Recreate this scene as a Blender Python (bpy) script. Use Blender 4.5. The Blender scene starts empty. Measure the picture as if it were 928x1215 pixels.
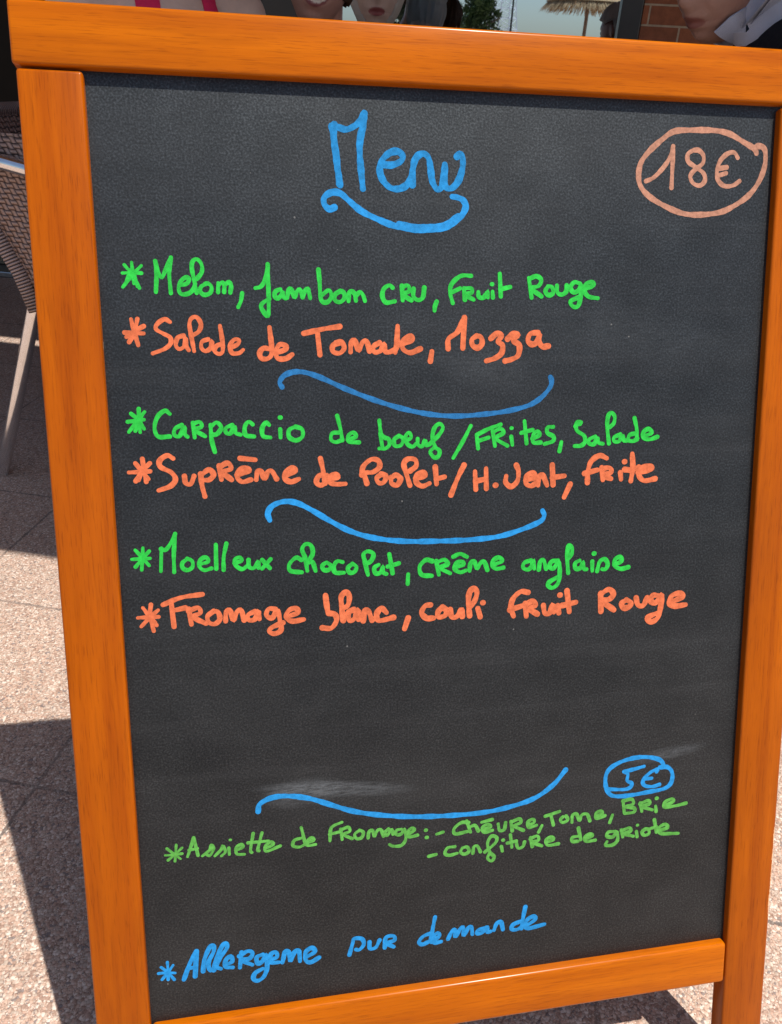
import bpy, bmesh, math, random
from mathutils import Vector, Matrix, Euler
from mathutils.bvhtree import BVHTree
import numpy as np
random.seed(7)
SC = bpy.context.scene
COL = SC.collection
rad = math.radians

# ------------------------------------------------------------------ camera
cam_data = bpy.data.cameras.new('camera')
cam = bpy.data.objects.new('camera', cam_data); COL.objects.link(cam)
cam.matrix_world = Matrix(((0.98329, 0.042291, -0.177066, 0.102273), (-0.174774, 0.491475, -0.853175, -0.694933),
                           (0.050941, 0.869864, 0.490653, 0.934295), (0, 0, 0, 1)))
cam_data.sensor_fit = 'VERTICAL'; cam_data.sensor_height = 24.0; cam_data.sensor_width = 24.0
cam_data.lens = 955.0 / 1215.0 * 24.0
cam_data.clip_start = 0.02; cam_data.clip_end = 3000
SC.camera = cam
# ------------------------------------------------------------------ sky, sun, exposure
SUN_TO = Vector((0.26943, -0.29946, 0.96781)).normalized()     # from the ground towards the sun
world = bpy.data.worlds.new('World'); SC.world = world; world.use_nodes = True
wn = world.node_tree; wn.nodes.clear()
sky = wn.nodes.new('ShaderNodeTexSky'); sky.sky_type = 'NISHITA'; sky.sun_disc = False
sky.sun_elevation = math.asin(SUN_TO.z); sky.sun_rotation = math.atan2(SUN_TO.x, SUN_TO.y)
sky.air_density = 1.0; sky.dust_density = 1.5; sky.ozone_density = 1.0
bg = wn.nodes.new('ShaderNodeBackground'); bg.inputs['Strength'].default_value = 0.10
wo = wn.nodes.new('ShaderNodeOutputWorld')
wn.links.new(sky.outputs[0], bg.inputs[0]); wn.links.new(bg.outputs[0], wo.inputs[0])
sun_data = bpy.data.lights.new('sun', 'SUN'); sun_data.energy = 5.0; sun_data.angle = rad(0.53); sun_data.color = (1.0, 0.95, 0.87)
sun = bpy.data.objects.new('sun', sun_data); COL.objects.link(sun)
sun.rotation_euler = (-SUN_TO).to_track_quat('-Z', 'Y').to_euler(); sun.location = (3, -3, 9)
SC.view_settings.view_transform = 'Standard'; SC.view_settings.look = 'None'
SC.view_settings.exposure = 0.3; SC.view_settings.gamma = 1.0; SC.view_settings.use_curve_mapping = False

# ------------------------------------------------------------------ node helpers
def new_mat(name):
    m = bpy.data.materials.new(name); m.use_nodes = True
    nt = m.node_tree; b = nt.nodes['Principled BSDF']
    return m, nt, b
def nd(nt, typ, **kw):
    n = nt.nodes.new(typ)
    for k, v in kw.items():
        if k in n.inputs: n.inputs[k].default_value = v
        else: setattr(n, k, v)
    return n
def lk(nt, a, b): nt.links.new(a, b)
def math_n(nt, op, a, b=None, clamp=False):
    n = nt.nodes.new('ShaderNodeMath'); n.operation = op; n.use_clamp = clamp
    for i, v in enumerate((a, b)):
        if v is None: continue
        if isinstance(v, (int, float)): n.inputs[i].default_value = v
        else: nt.links.new(v, n.inputs[i])
    return n.outputs[0]
def ramp(nt, fac, stops, interp='LINEAR'):
    n = nt.nodes.new('ShaderNodeValToRGB'); cr = n.color_ramp; cr.interpolation = interp
    while len(cr.elements) < len(stops): cr.elements.new(0.5)
    for e, (p, c) in zip(cr.elements, stops):
        e.position = p; e.color = (*c, 1) if len(c) == 3 else c
    nt.links.new(fac, n.inputs[0]); return n.outputs[0]
def mixc(nt, fac, a, b, mode='MIX'):
    n = nt.nodes.new('ShaderNodeMix'); n.data_type = 'RGBA'; n.blend_type = mode
    for sock, v in ((n.inputs[0], fac), (n.inputs[6], a), (n.inputs[7], b)):
        if isinstance(v, (int, float)): sock.default_value = v
        elif isinstance(v, tuple): sock.default_value = (*v, 1)
        else: nt.links.new(v, sock)
    return n.outputs[2]
def obj_coord(nt, scale=(1, 1, 1), rot=(0, 0, 0), loc=(0, 0, 0), src='Object'):
    tc = nt.nodes.new('ShaderNodeTexCoord'); mp = nt.nodes.new('ShaderNodeMapping')
    mp.inputs['Scale'].default_value = scale; mp.inputs['Rotation'].default_value = rot; mp.inputs['Location'].default_value = loc
    nt.links.new(tc.outputs[src], mp.inputs[0]); return mp.outputs[0]
def noise(nt, vec, scale, detail=4, rough=0.55, dist=0.0):
    n = nd(nt, 'ShaderNodeTexNoise'); n.inputs['Scale'].default_value = scale; n.inputs['Detail'].default_value = detail
    n.inputs['Roughness'].default_value = rough; n.inputs['Distortion'].default_value = dist
    if vec is not None: nt.links.new(vec, n.inputs['Vector'])
    return n.outputs['Fac']
def bump(nt, bsdf, height, strength=0.3, dist=0.002, normal=None):
    n = nt.nodes.new('ShaderNodeBump'); n.inputs['Strength'].default_value = strength; n.inputs['Distance'].default_value = dist
    nt.links.new(height, n.inputs['Height'])
    if normal is not None: nt.links.new(normal, n.inputs['Normal'])
    nt.links.new(n.outputs[0], bsdf.inputs['Normal']); return n.outputs[0]
def sep(nt, vec):
    n = nt.nodes.new('ShaderNodeSeparateXYZ'); nt.links.new(vec, n.inputs[0]); return n.outputs
def plain(name, col, rough=0.6, metal=0.0, var=0.12, scale=30, spec=0.5):
    m, nt, b = new_mat(name)
    v = obj_coord(nt); f = noise(nt, v, scale, 4)
    c = ramp(nt, f, [(0.3, tuple(x * (1 - var) for x in col)), (0.7, tuple(min(1, x * (1 + var)) for x in col))])
    lk(nt, c, b.inputs['Base Color']); b.inputs['Roughness'].default_value = rough; b.inputs['Metallic'].default_value = metal
    b.inputs['Specular IOR Level'].default_value = spec
    return m

# ------------------------------------------------------------------ object helpers
MW = {}                                      # world matrices kept by hand
def mesh_from_bm(name, bm, smooth=False, angle=None):
    me = bpy.data.meshes.new(name); bm.to_mesh(me); bm.free()
    if smooth:
        for p in me.polygons: p.use_smooth = True
        if angle is not None:
            try: me.set_sharp_from_angle(angle=angle)
            except Exception: pass
    return me
def link(o, parent=None, mw=None):
    COL.objects.link(o)
    mw = mw if mw is not None else (MW[parent.name].copy() if parent else Matrix())
    MW[o.name] = mw
    if parent:
        o.parent = parent; o.matrix_local = MW[parent.name].inverted() @ mw
    else: o.matrix_world = mw
    return o
def obj(name, bm, mat, parent=None, mw=None, smooth=False, angle=rad(40)):
    me = mesh_from_bm(name, bm, smooth, angle) if isinstance(bm, bmesh.types.BMesh) else bm
    o = bpy.data.objects.new(name, me)
    if mat is not None:
        for m in (mat if isinstance(mat, (list, tuple)) else [mat]): me.materials.append(m)
    return link(o, parent, mw)
def tag(o, label=None, cat=None, group=None, kind=None):
    if label: o['label'] = label
    if cat: o['category'] = cat
    if group: o['group'] = group
    if kind: o['kind'] = kind
    return o
def thing(name, label, cat, mw=None, group=None):
    o = bpy.data.objects.new(name, None); o.empty_display_size = 0.1
    link(o, None, mw or Matrix()); return tag(o, label, cat, group)
def add_box(bm, lo, hi, bevel=0.0, seg=2):
    r = bmesh.ops.create_cube(bm, size=1.0); vs = r['verts']
    for v in vs:
        v.co = Vector([lo[i] + (v.co[i] + 0.5) * (hi[i] - lo[i]) for i in range(3)])
    if bevel:
        es = list({e for v in vs for e in v.link_edges})
        bmesh.ops.bevel(bm, geom=es, offset=bevel, segments=seg, profile=0.5, affect='EDGES')
    return vs
def box_bm(lo, hi, bevel=0.0, seg=2):
    bm = bmesh.new(); add_box(bm, lo, hi, bevel, seg); return bm
def catmull(pts, n=6):
    P = [Vector(p) for p in pts]
    if len(P) < 3: return P
    out = []
    for i in range(len(P) - 1):
        p0 = P[i - 1] if i else P[0] * 2 - P[1]; p1, p2 = P[i], P[i + 1]
        p3 = P[i + 2] if i + 2 < len(P) else P[-1] * 2 - P[-2]
        for k in range(n):
            t = k / n
            out.append(0.5 * ((2 * p1) + (p2 - p0) * t + (2 * p0 - 5 * p1 + 4 * p2 - p3) * t * t + (3 * p1 - p0 - 3 * p2 + p3) * t ** 3))
    out.append(P[-1]); return out
def add_tube(bm, pts, r, seg=12, cap=True):
    P = [Vector(p) for p in pts]; rs = r if isinstance(r, (list, tuple)) else [r] * len(P)
    rings = []; up = None
    for i, p in enumerate(P):
        t = (P[min(i + 1, len(P) - 1)] - P[max(i - 1, 0)]).normalized()
        if up is None:
            up = Vector((0, 0, 1)) if abs(t.z) < 0.9 else Vector((1, 0, 0))
        x = (up - t * up.dot(t)).normalized(); up = x; y = t.cross(x)
        rings.append([bm.verts.new(p + (x * math.cos(a) + y * math.sin(a)) * rs[i]) for a in [2 * math.pi * k / seg for k in range(seg)]])
    for a, b in zip(rings, rings[1:]):
        for k in range(seg): bm.faces.new((a[k], a[(k + 1) % seg], b[(k + 1) % seg], b[k]))
    if cap:
        bm.faces.new(rings[0][::-1]); bm.faces.new(rings[-1])
def tube_bm(pts, r, seg=12):
    bm = bmesh.new(); add_tube(bm, pts, r, seg); return bm

# the facade frame: u along the cafe front, n out of it towards the board, z up
EU = Vector((math.cos(rad(20)), -math.sin(rad(20)), 0)); EN = Vector((-math.sin(rad(20)), -math.cos(rad(20)), 0))
FO = Vector((-0.90, 3.2, 0))
FM = Matrix(((EU.x, EN.x, 0, FO.x), (EU.y, EN.y, 0, FO.y), (0, 0, 1, 0), (0, 0, 0, 1)))   # local (u, n, z); left-handed pair is avoided below
FMr = FM @ Matrix.Diagonal((1, -1, 1, 1))                                                  # local (u, -n, z) right-handed
def uv_w(u, n, z=0.0): return FO + EU * u + EN * n + Vector((0, 0, z))

# ------------------------------------------------------------------ materials
def ground_mat():
    m, nt, b = new_mat('pebble_paving')
    v = obj_coord(nt)
    warp = nd(nt, 'ShaderNodeTexNoise'); warp.inputs['Scale'].default_value = 150; lk(nt, v, warp.inputs['Vector'])
    vm = nt.nodes.new('ShaderNodeVectorMath'); vm.operation = 'MULTIPLY_ADD'; vm.inputs[1].default_value = (0.004,) * 3
    lk(nt, warp.outputs['Color'], vm.inputs[0]); lk(nt, v, vm.inputs[2])
    v1 = nd(nt, 'ShaderNodeTexVoronoi'); v1.inputs['Scale'].default_value = 290; lk(nt, vm.outputs[0], v1.inputs['Vector'])
    v2 = nd(nt, 'ShaderNodeTexVoronoi'); v2.inputs['Scale'].default_value = 560; lk(nt, vm.outputs[0], v2.inputs['Vector'])
    s1 = sep(nt, v1.outputs['Color']); s2 = sep(nt, v2.outputs['Color'])
    stones = [(0.0, (0.42, 0.29, 0.23)), (0.16, (0.62, 0.45, 0.36)), (0.34, (0.54, 0.44, 0.37)), (0.5, (0.72, 0.58, 0.49)),
              (0.66, (0.58, 0.40, 0.32)), (0.8, (0.80, 0.70, 0.62)), (0.92, (0.30, 0.25, 0.235)), (1.0, (0.80, 0.72, 0.65))]
    c1 = ramp(nt, s1[0], stones, 'CONSTANT'); c2 = ramp(nt, s2[0], stones, 'CONSTANT')
    e1 = math_n(nt, 'GREATER_THAN', s1[1], 0.36)
    c = mixc(nt, e1, c2, c1)
    d1 = v1.outputs['Distance']; d2 = v2.outputs['Distance']
    dd = nt.nodes.new('ShaderNodeMix'); dd.data_type = 'FLOAT'; lk(nt, e1, dd.inputs[0]); lk(nt, d2, dd.inputs[2]); lk(nt, d1, dd.inputs[3])
    gap = ramp(nt, dd.outputs[0], [(0.45, (1, 1, 1)), (0.85, (0.62, 0.57, 0.54))])
    c = mixc(nt, 1.0, c, gap, 'MULTIPLY')
    big = noise(nt, v, 2.2, 5); c = mixc(nt, 1.0, c, ramp(nt, big, [(0.3, (0.72, 0.69, 0.67)), (0.7, (0.90, 0.86, 0.83))]), 'MULTIPLY')
    # slab joints of the facade grid
    jn = noise(nt, v, 110, 4, 0.7)
    mp = nt.nodes.new('ShaderNodeMapping'); mp.vector_type = 'POINT'
    mp.inputs['Rotation'].default_value = (0, 0, rad(20)); lk(nt, v, mp.inputs[0])
    fo = Matrix.Rotation(rad(20), 3, 'Z') @ FO
    s = sep(nt, mp.outputs[0])
    msk = None
    for ax, off in ((0, fo.x + 0.895), (1, fo.y - 2.206)):
        t = math_n(nt, 'SUBTRACT', s[ax], off)
        t = math_n(nt, 'DIVIDE', t, 0.392); t = math_n(nt, 'ADD', t, 0.5)
        t = math_n(nt, 'FRACT', t); t = math_n(nt, 'SUBTRACT', t, 0.5); t = math_n(nt, 'ABSOLUTE', t); t = math_n(nt, 'MULTIPLY', t, 0.392)
        t = math_n(nt, 'ADD', t, math_n(nt, 'MULTIPLY', math_n(nt, 'SUBTRACT', jn, 0.5), 0.012))
        t = math_n(nt, 'LESS_THAN', t, 0.0027)
        msk = t if msk is None else math_n(nt, 'MAXIMUM', msk, t)
    brk = ramp(nt, noise(nt, v, 7.0, 4, 0.7), [(0.36, (0.25, 0.25, 0.25)), (0.62, (0.85, 0.85, 0.85))])
    c = mixc(nt, math_n(nt, 'MULTIPLY', msk, brk), c, (0.12, 0.10, 0.09))
    lk(nt, c, b.inputs['Base Color']); b.inputs['Roughness'].default_value = 0.75; b.inputs['Specular IOR Level'].default_value = 0.35
    h = math_n(nt, 'SUBTRACT', 1.0, dd.outputs[0]); h = math_n(nt, 'SUBTRACT', h, math_n(nt, 'MULTIPLY', msk, 1.2))
    bump(nt, b, h, 0.6, 0.0018)
    return m
def wood_mat(name, axis, tone=1.0):
    """orange varnished beech, grain along axis (board coordinates, metres)"""
    m, nt, b = new_mat(name)
    sc = [55, 55, 55]; sc[axis] = 3.2
    v = obj_coord(nt, tuple(sc)); v0 = obj_coord(nt)
    g1 = noise(nt, v, 1.0, 6, 0.6, 0.4)
    sc2 = [420, 420, 420]; sc2[axis] = 14
    g2 = noise(nt, obj_coord(nt, tuple(sc2)), 1.0, 3, 0.6)
    sc3 = [14, 14, 14]; sc3[axis] = 1.6
    g3 = noise(nt, obj_coord(nt, tuple(sc3)), 1.0, 4, 0.5, 0.8)
    big = noise(nt, v0, 7.0, 3)
    c = ramp(nt, g1, [(0.26, (0.37 * tone, 0.078 * tone * (1.0 if axis == 0 else 0.90), 0.0003)), (0.5, (0.47 * tone, 0.113 * tone * (1.0 if axis == 0 else 0.90), 0.0003)), (0.76, (0.56 * tone, 0.143 * tone * (1.0 if axis == 0 else 0.90), 0.0004))])
    c = mixc(nt, 0.5, c, ramp(nt, g2, [(0.28, (0.74, 0.70, 0.68)), (0.52, (1.05, 1.05, 1.05))]), 'MULTIPLY')
    c = mixc(nt, 0.4, c, ramp(nt, g3, [(0.3, (0.72, 0.66, 0.6)), (0.68, (1.12, 1.12, 1.12))]), 'MULTIPLY')
    c = mixc(nt, 0.6, c, ramp(nt, big, [(0.3, (0.85, 0.82, 0.8)), (0.7, (1.1, 1.1, 1.1))]), 'MULTIPLY')
    wv = nd(nt, 'ShaderNodeTexWave'); wv.wave_type = 'BANDS'; wv.bands_direction = 'Y' if axis == 0 else 'X'
    sc5 = [26, 26, 26]; sc5[axis] = 2.4
    lk(nt, obj_coord(nt, tuple(sc5), loc=(0.3, 0.7, 0.1)), wv.inputs['Vector']); wv.inputs['Scale'].default_value = 0.55
    wv.inputs['Distortion'].default_value = 9.0; wv.inputs['Detail'].default_value = 3; wv.inputs['Detail Scale'].default_value = 0.7
    c = mixc(nt, 0.25, c, ramp(nt, wv.outputs['Fac'], [(0.15, (0.80, 0.70, 0.6)), (0.5, (1, 1, 1)), (0.9, (1.06, 1.07, 1.1))]), 'MULTIPLY')
    pores = noise(nt, obj_coord(nt, tuple(900 if i != axis else 45 for i in range(3))), 1.0, 2, 0.6)
    c = mixc(nt, 0.5, c, ramp(nt, pores, [(0.32, (0.55, 0.48, 0.45)), (0.44, (1, 1, 1))]), 'MULTIPLY')
    # small knocks in the varnish, pale bare wood
    ch = nd(nt, 'ShaderNodeTexVoronoi'); ch.inputs['Scale'].default_value = 1.0
    sc4 = [95, 95, 95]; sc4[axis] = 34
    lk(nt, obj_coord(nt, tuple(sc4)), ch.inputs['Vector'])
    pick = sep(nt, ch.outputs['Color'])
    k = math_n(nt, 'MULTIPLY', math_n(nt, 'LESS_THAN', ch.outputs['Distance'], 0.13), math_n(nt, 'GREATER_THAN', pick[0], 0.968))
    c = mixc(nt, math_n(nt, 'MULTIPLY', k, 0.8), c, (0.80, 0.52, 0.28))
    if axis == 1:                                # the worn outer edge of the right upright, low down
        s = sep(nt, v0)
        wn_ = noise(nt, obj_coord(nt, (400, 130, 400)), 1.0, 4, 0.7)
        k = math_n(nt, 'MULTIPLY', math_n(nt, 'GREATER_THAN', s[0], math_n(nt, 'SUBTRACT', 0.6062, math_n(nt, 'MULTIPLY', wn_, 0.0052))),
                   math_n(nt, 'MULTIPLY', math_n(nt, 'LESS_THAN', s[1], -0.665), math_n(nt, 'GREATER_THAN', s[1], -0.765)))
        c = mixc(nt, math_n(nt, 'MULTIPLY', k, 0.8), c, (0.78, 0.50, 0.28))
    lk(nt, c, b.inputs['Base Color'])
    b.inputs['Roughness'].default_value = 0.30; b.inputs['Specular IOR Level'].default_value = 0.05
    b.inputs['Coat Weight'].default_value = 0.24; b.inputs['Coat Roughness'].default_value = 0.2
    bump(nt, b, math_n(nt, 'ADD', math_n(nt, 'MULTIPLY', g2, 0.6), g1), 0.12, 0.0012)
    return m
def panel_mat():
    m, nt, b = new_mat('chalkboard_paint')
    v = obj_coord(nt)
    fine = noise(nt, v, 1500, 2, 0.7); fine2 = noise(nt, v, 700, 3, 0.7)
    wipe = noise(nt, obj_coord(nt, (3.2, 15, 1), (0, 0, rad(12))), 1.0, 6, 0.62, 0.6)
    wipe2 = noise(nt, obj_coord(nt, (2.0, 40, 1), (0, 0, rad(-9))), 1.0, 5, 0.65, 0.3)
    cloud = noise(nt, v, 4.5, 5, 0.6)
    c = ramp(nt, fine2, [(0.34, (0.0020, 0.0022, 0.0027)), (0.66, (0.0060, 0.0065, 0.0075))])
    c = mixc(nt, ramp(nt, wipe, [(0.45, (0, 0, 0)), (0.8, (0.035, 0.035, 0.035))]), c, (0.20, 0.20, 0.205))
    c = mixc(nt, ramp(nt, wipe2, [(0.55, (0, 0, 0)), (0.8, (0.045, 0.045, 0.045))]), c, (0.20, 0.20, 0.205))
    c = mixc(nt, ramp(nt, cloud, [(0.4, (0, 0, 0)), (0.75, (0.025, 0.025, 0.025))]), c, (0.25, 0.24, 0.23))
    # chalk dust left where the old writing was wiped: near the lowest curl, beside the small price
    s = sep(nt, v)
    def blotch(cx, cy, rx, ry, ang, amt, c):
        ca, sa = math.cos(ang), math.sin(ang)
        dx = math_n(nt, 'SUBTRACT', s[0], cx); dy = math_n(nt, 'SUBTRACT', s[1], cy)
        a = math_n(nt, 'DIVIDE', math_n(nt, 'ADD', math_n(nt, 'MULTIPLY', dx, ca), math_n(nt, 'MULTIPLY', dy, sa)), rx)
        e = math_n(nt, 'DIVIDE', math_n(nt, 'SUBTRACT', math_n(nt, 'MULTIPLY', dy, ca), math_n(nt, 'MULTIPLY', dx, sa)), ry)
        d = math_n(nt, 'ADD', math_n(nt, 'MULTIPLY', a, a), math_n(nt, 'MULTIPLY', e, e))
        f = math_n(nt, 'SUBTRACT', 1.0, d, True)
        f = math_n(nt, 'MULTIPLY', f, ramp(nt, noise(nt, obj_coord(nt, (60, 420, 1), (0, 0, rad(4))), 1.0, 6, 0.8), [(0.36, (0, 0, 0)), (0.68, (1, 1, 1))]))
        return mixc(nt, math_n(nt, 'MULTIPLY', f, amt), c, (0.50, 0.55, 0.60))
    c = blotch(0.170, -0.5795, 0.078, 0.0085, rad(-6), 0.15, c)
    c = blotch(0.140, -0.580, 0.040, 0.015, rad(4), 0.11, c)
    c = blotch(0.488, -0.5785, 0.044, 0.0075, rad(7), 0.11, c)
    c = blotch(0.300, -0.213, 0.07, 0.020, rad(-14), 0.035, c)
    c = blotch(0.440, -0.185, 0.09, 0.024, rad(-10), 0.03, c)
    # dust specks
    sp = nd(nt, 'ShaderNodeTexVoronoi'); sp.inputs['Scale'].default_value = 60; lk(nt, v, sp.inputs['Vector'])
    pk = sep(nt, sp.outputs['Color'])
    k = math_n(nt, 'MULTIPLY', math_n(nt, 'LESS_THAN', sp.outputs['Distance'], 0.045), math_n(nt, 'GREATER_THAN', pk[0], 0.93))
    c = mixc(nt, math_n(nt, 'MULTIPLY', k, 0.22), c, (0.45, 0.44, 0.42))
    lk(nt, c, b.inputs['Base Color'])
    b.inputs['Roughness'].default_value = 0.45
    grit = noise(nt, v, 620, 2, 0.5); grit2 = noise(nt, v, 24, 4, 0.6)
    gl = ramp(nt, math_n(nt, 'ADD', grit, math_n(nt, 'MULTIPLY', math_n(nt, 'SUBTRACT', grit2, 0.5), 0.30)), [(0.34, (0.34, 0.34, 0.34)), (0.54, (0.56, 0.56, 0.56)), (0.74, (1.0, 1.0, 1.0))])
    lk(nt, gl, b.inputs['Specular IOR Level'])
    b.inputs['Specular Tint'].default_value = (0.86, 0.95, 1.0, 1)
    bump(nt, b, math_n(nt, 'ADD', math_n(nt, 'MULTIPLY', fine, 0.4), grit), 0.14, 0.0005)
    return m
def paint_mat(name, col, thin):
    """chalk-pen ink: matte, slightly streaky, thinner towards the edge of a stroke"""
    m, nt, b = new_mat(name)
    v = obj_coord(nt); f = noise(nt, v, 210, 4, 0.65); g = noise(nt, v, 26, 3); h = noise(nt, v, 640, 3, 0.7)
    c = ramp(nt, f, [(0.28, tuple(x * 0.80 for x in col)), (0.68, col)])
    c = mixc(nt, 0.7, c, ramp(nt, g, [(0.3, (0.80, 0.80, 0.80)), (0.7, (1.1, 1.1, 1.1))]), 'MULTIPLY')
    at = nt.nodes.new('ShaderNodeVertexColor'); at.layer_name = 'core'; e = sep(nt, at.outputs[0])[0]
    lk(nt, c, b.inputs['Base Color']); b.inputs['Roughness'].default_value = 0.8; b.inputs['Specular IOR Level'].default_value = 0.25
    x = math_n(nt, 'ADD', e, math_n(nt, 'MULTIPLY', math_n(nt, 'SUBTRACT', h, 0.5), 0.30))
    al = ramp(nt, x, [(0.03, (0, 0, 0)), (0.30, (1, 1, 1))])
    th = ramp(nt, f, [(0.30, (1 - thin,) * 3), (0.62, (1, 1, 1))])
    lk(nt, math_n(nt, 'MULTIPLY', al, th), b.inputs['Alpha'])
    return m
def weave_mat(name, c1, c2, fu=62, fv=62):
    m, nt, b = new_mat(name)
    s = sep(nt, obj_coord(nt, src='UV'))
    u = math_n(nt, 'MULTIPLY', s[0], fu * math.pi); w = math_n(nt, 'MULTIPLY', s[1], fv * math.pi)
    a = math_n(nt, 'ABSOLUTE', math_n(nt, 'SINE', u)); d = math_n(nt, 'ABSOLUTE', math_n(nt, 'SINE', w))
    par = math_n(nt, 'ADD', math_n(nt, 'FLOOR', math_n(nt, 'MULTIPLY', s[0], fu)), math_n(nt, 'FLOOR', math_n(nt, 'MULTIPLY', s[1], fv)))
    par = math_n(nt, 'MODULO', math_n(nt, 'ABSOLUTE', par), 2.0); par = math_n(nt, 'GREATER_THAN', par, 0.5)
    mx = nt.nodes.new('ShaderNodeMix'); mx.data_type = 'FLOAT'; lk(nt, par, mx.inputs[0]); lk(nt, a, mx.inputs[2]); lk(nt, d, mx.inputs[3])
    h = mx.outputs[0]
    c = ramp(nt, h, [(0.14, (0.020, 0.015, 0.016)), (0.36, c1), (0.95, c2)])
    lk(nt, c, b.inputs['Base Color']); b.inputs['Roughness'].default_value = 0.45
    bump(nt, b, h, 0.9, 0.004); return m
def ring_mat(name, c1, c2, f):
    m, nt, b = new_mat(name)
    s = sep(nt, obj_coord(nt, src='UV'))
    h = math_n(nt, 'ABSOLUTE', math_n(nt, 'SINE', math_n(nt, 'MULTIPLY', s[1], f * math.pi)))
    c = ramp(nt, h, [(0.15, (0.02, 0.016, 0.016)), (0.4, c1), (0.95, c2)])
    lk(nt, c, b.inputs['Base Color']); b.inputs['Roughness'].default_value = 0.42
    bump(nt, b, h, 0.9, 0.003); return m
def skin_mat(name, col, lip, brow):
    m, nt, b = new_mat(name)
    v = obj_coord(nt); f = noise(nt, v, 45, 5, 0.6); g = noise(nt, v, 260, 3)
    c = ramp(nt, f, [(0.3, tuple(x * 0.86 for x in col)), (0.7, col)])
    at = nt.nodes.new('ShaderNodeVertexColor'); at.layer_name = 'marks'
    s = nt.nodes.new('ShaderNodeSeparateColor'); lk(nt, at.outputs[0], s.inputs[0])
    c = mixc(nt, s.outputs[0], c, lip); c = mixc(nt, s.outputs[1], c, brow); c = mixc(nt, s.outputs[2], c, (0.75, 0.71, 0.62))
    lk(nt, c, b.inputs['Base Color']); b.inputs['Roughness'].default_value = 0.48
    b.inputs['Subsurface Weight'].default_value = 0.06; b.inputs['Subsurface Radius'].default_value = (0.012, 0.005, 0.003)
    bump(nt, b, math_n(nt, 'ADD', g, f), 0.22, 0.002); return m
def cloth_mat(name, col):
    m, nt, b = new_mat(name)
    v = obj_coord(nt); f = noise(nt, v, 9, 5, 0.6, 0.5); g = noise(nt, v, 500, 2)
    lk(nt, ramp(nt, f, [(0.3, tuple(x * 0.85 for x in col)), (0.7, col)]), b.inputs['Base Color'])
    b.inputs['Roughness'].default_value = 0.85; b.inputs['Specular IOR Level'].default_value = 0.2
    bump(nt, b, math_n(nt, 'ADD', math_n(nt, 'MULTIPLY', f, 6.0), g), 0.5, 0.003); return m

M = {}
M['ground'] = ground_mat()
M['wood_x'] = wood_mat('varnished_wood_horizontal', 0, 0.90); M['wood_y'] = wood_mat('varnished_wood_upright', 1, 0.72)
M['panel'] = panel_mat()
M['blue'] = paint_mat('chalk_pen_blue', (0.016, 0.255, 0.62), 0.22); M['blue_dark'] = paint_mat('chalk_pen_deep_blue', (0.016, 0.15, 0.38), 0.25)
M['green'] = paint_mat('chalk_pen_green', (0.022, 0.50, 0.055), 0.22); M['green_dull'] = paint_mat('chalk_pen_soft_green', (0.105, 0.38, 0.065), 0.30)
M['orange'] = paint_mat('chalk_pen_orange', (0.66, 0.155, 0.062), 0.25); M['orange_sheen'] = paint_mat('chalk_pen_orange_sheen', (0.47, 0.225, 0.15), 0.30)  # second ink, for the oval price: orange with sun sheen mixed into its colour
M['blue_thin'] = paint_mat('chalk_pen_thin_blue', (0.012, 0.225, 0.54), 0.30)
M['metal'] = plain('brushed_aluminium', (0.80, 0.80, 0.81), 0.16, 1.0, 0.05, 60)
M['steel'] = plain('dull_steel', (0.35, 0.35, 0.36), 0.35, 1.0, 0.1, 60)
M['dark_metal'] = plain('dark_brown_frame_metal', (0.018, 0.015, 0.013), 0.35, 0.0, 0.2, 30)
M['black_rubber'] = plain('black_rubber', (0.02, 0.02, 0.02), 0.7)

# ------------------------------------------------------------------ ground
bm = bmesh.new()
bmesh.ops.create_grid(bm, x_segments=8, y_segments=8, size=900)
g = obj('ground', bm, M['ground']); tag(g, kind='structure')

# ------------------------------------------------------------------ the menu board
TILT = rad(20)
BZ = 0.912705
BM = Matrix(((1, 0, 0, 0), (0, math.sin(TILT), -math.cos(TILT), 0), (0, math.cos(TILT), math.sin(TILT), BZ), (0, 0, 0, 1)))
foot_y = math.sin(TILT) * -0.971
board = thing('menu_board', 'orange varnished wooden A-frame chalkboard with a handwritten Menu, standing on the paving', 'menu board',
              Matrix.Translation((0.28, foot_y, 0)))
W, H = 0.560, 0.7913
obj('chalk_panel', box_bm((-0.004, -H - 0.004, -0.006), (W + 0.004, 0.004, 0.0)), M['panel'], board, BM)
panel = bpy.data.objects['chalk_panel']
obj('top_rail', box_bm((-0.0475, 0.0022, -0.0125), (0.6075, 0.0448, 0.0088), 0.0026, 3), M['wood_x'], board, BM, True)
for s_ in (0, 1):
    lo = (-0.0453, -0.9713, -0.0120) if s_ == 0 else (0.5600, -0.9713, -0.0120)
    hi = (0.0, -0.0002, 0.0076) if s_ == 0 else (0.6055, -0.0002, 0.0076)
    obj('stile', box_bm(lo, hi, 0.0024, 3), M['wood_y'], board, BM, True)
obj('bottom_rail', box_bm((0.0006, -0.8305, -0.0115), (0.5594, -0.7856, 0.0086), 0.0042, 4), M['wood_x'], board, BM, True)
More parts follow.
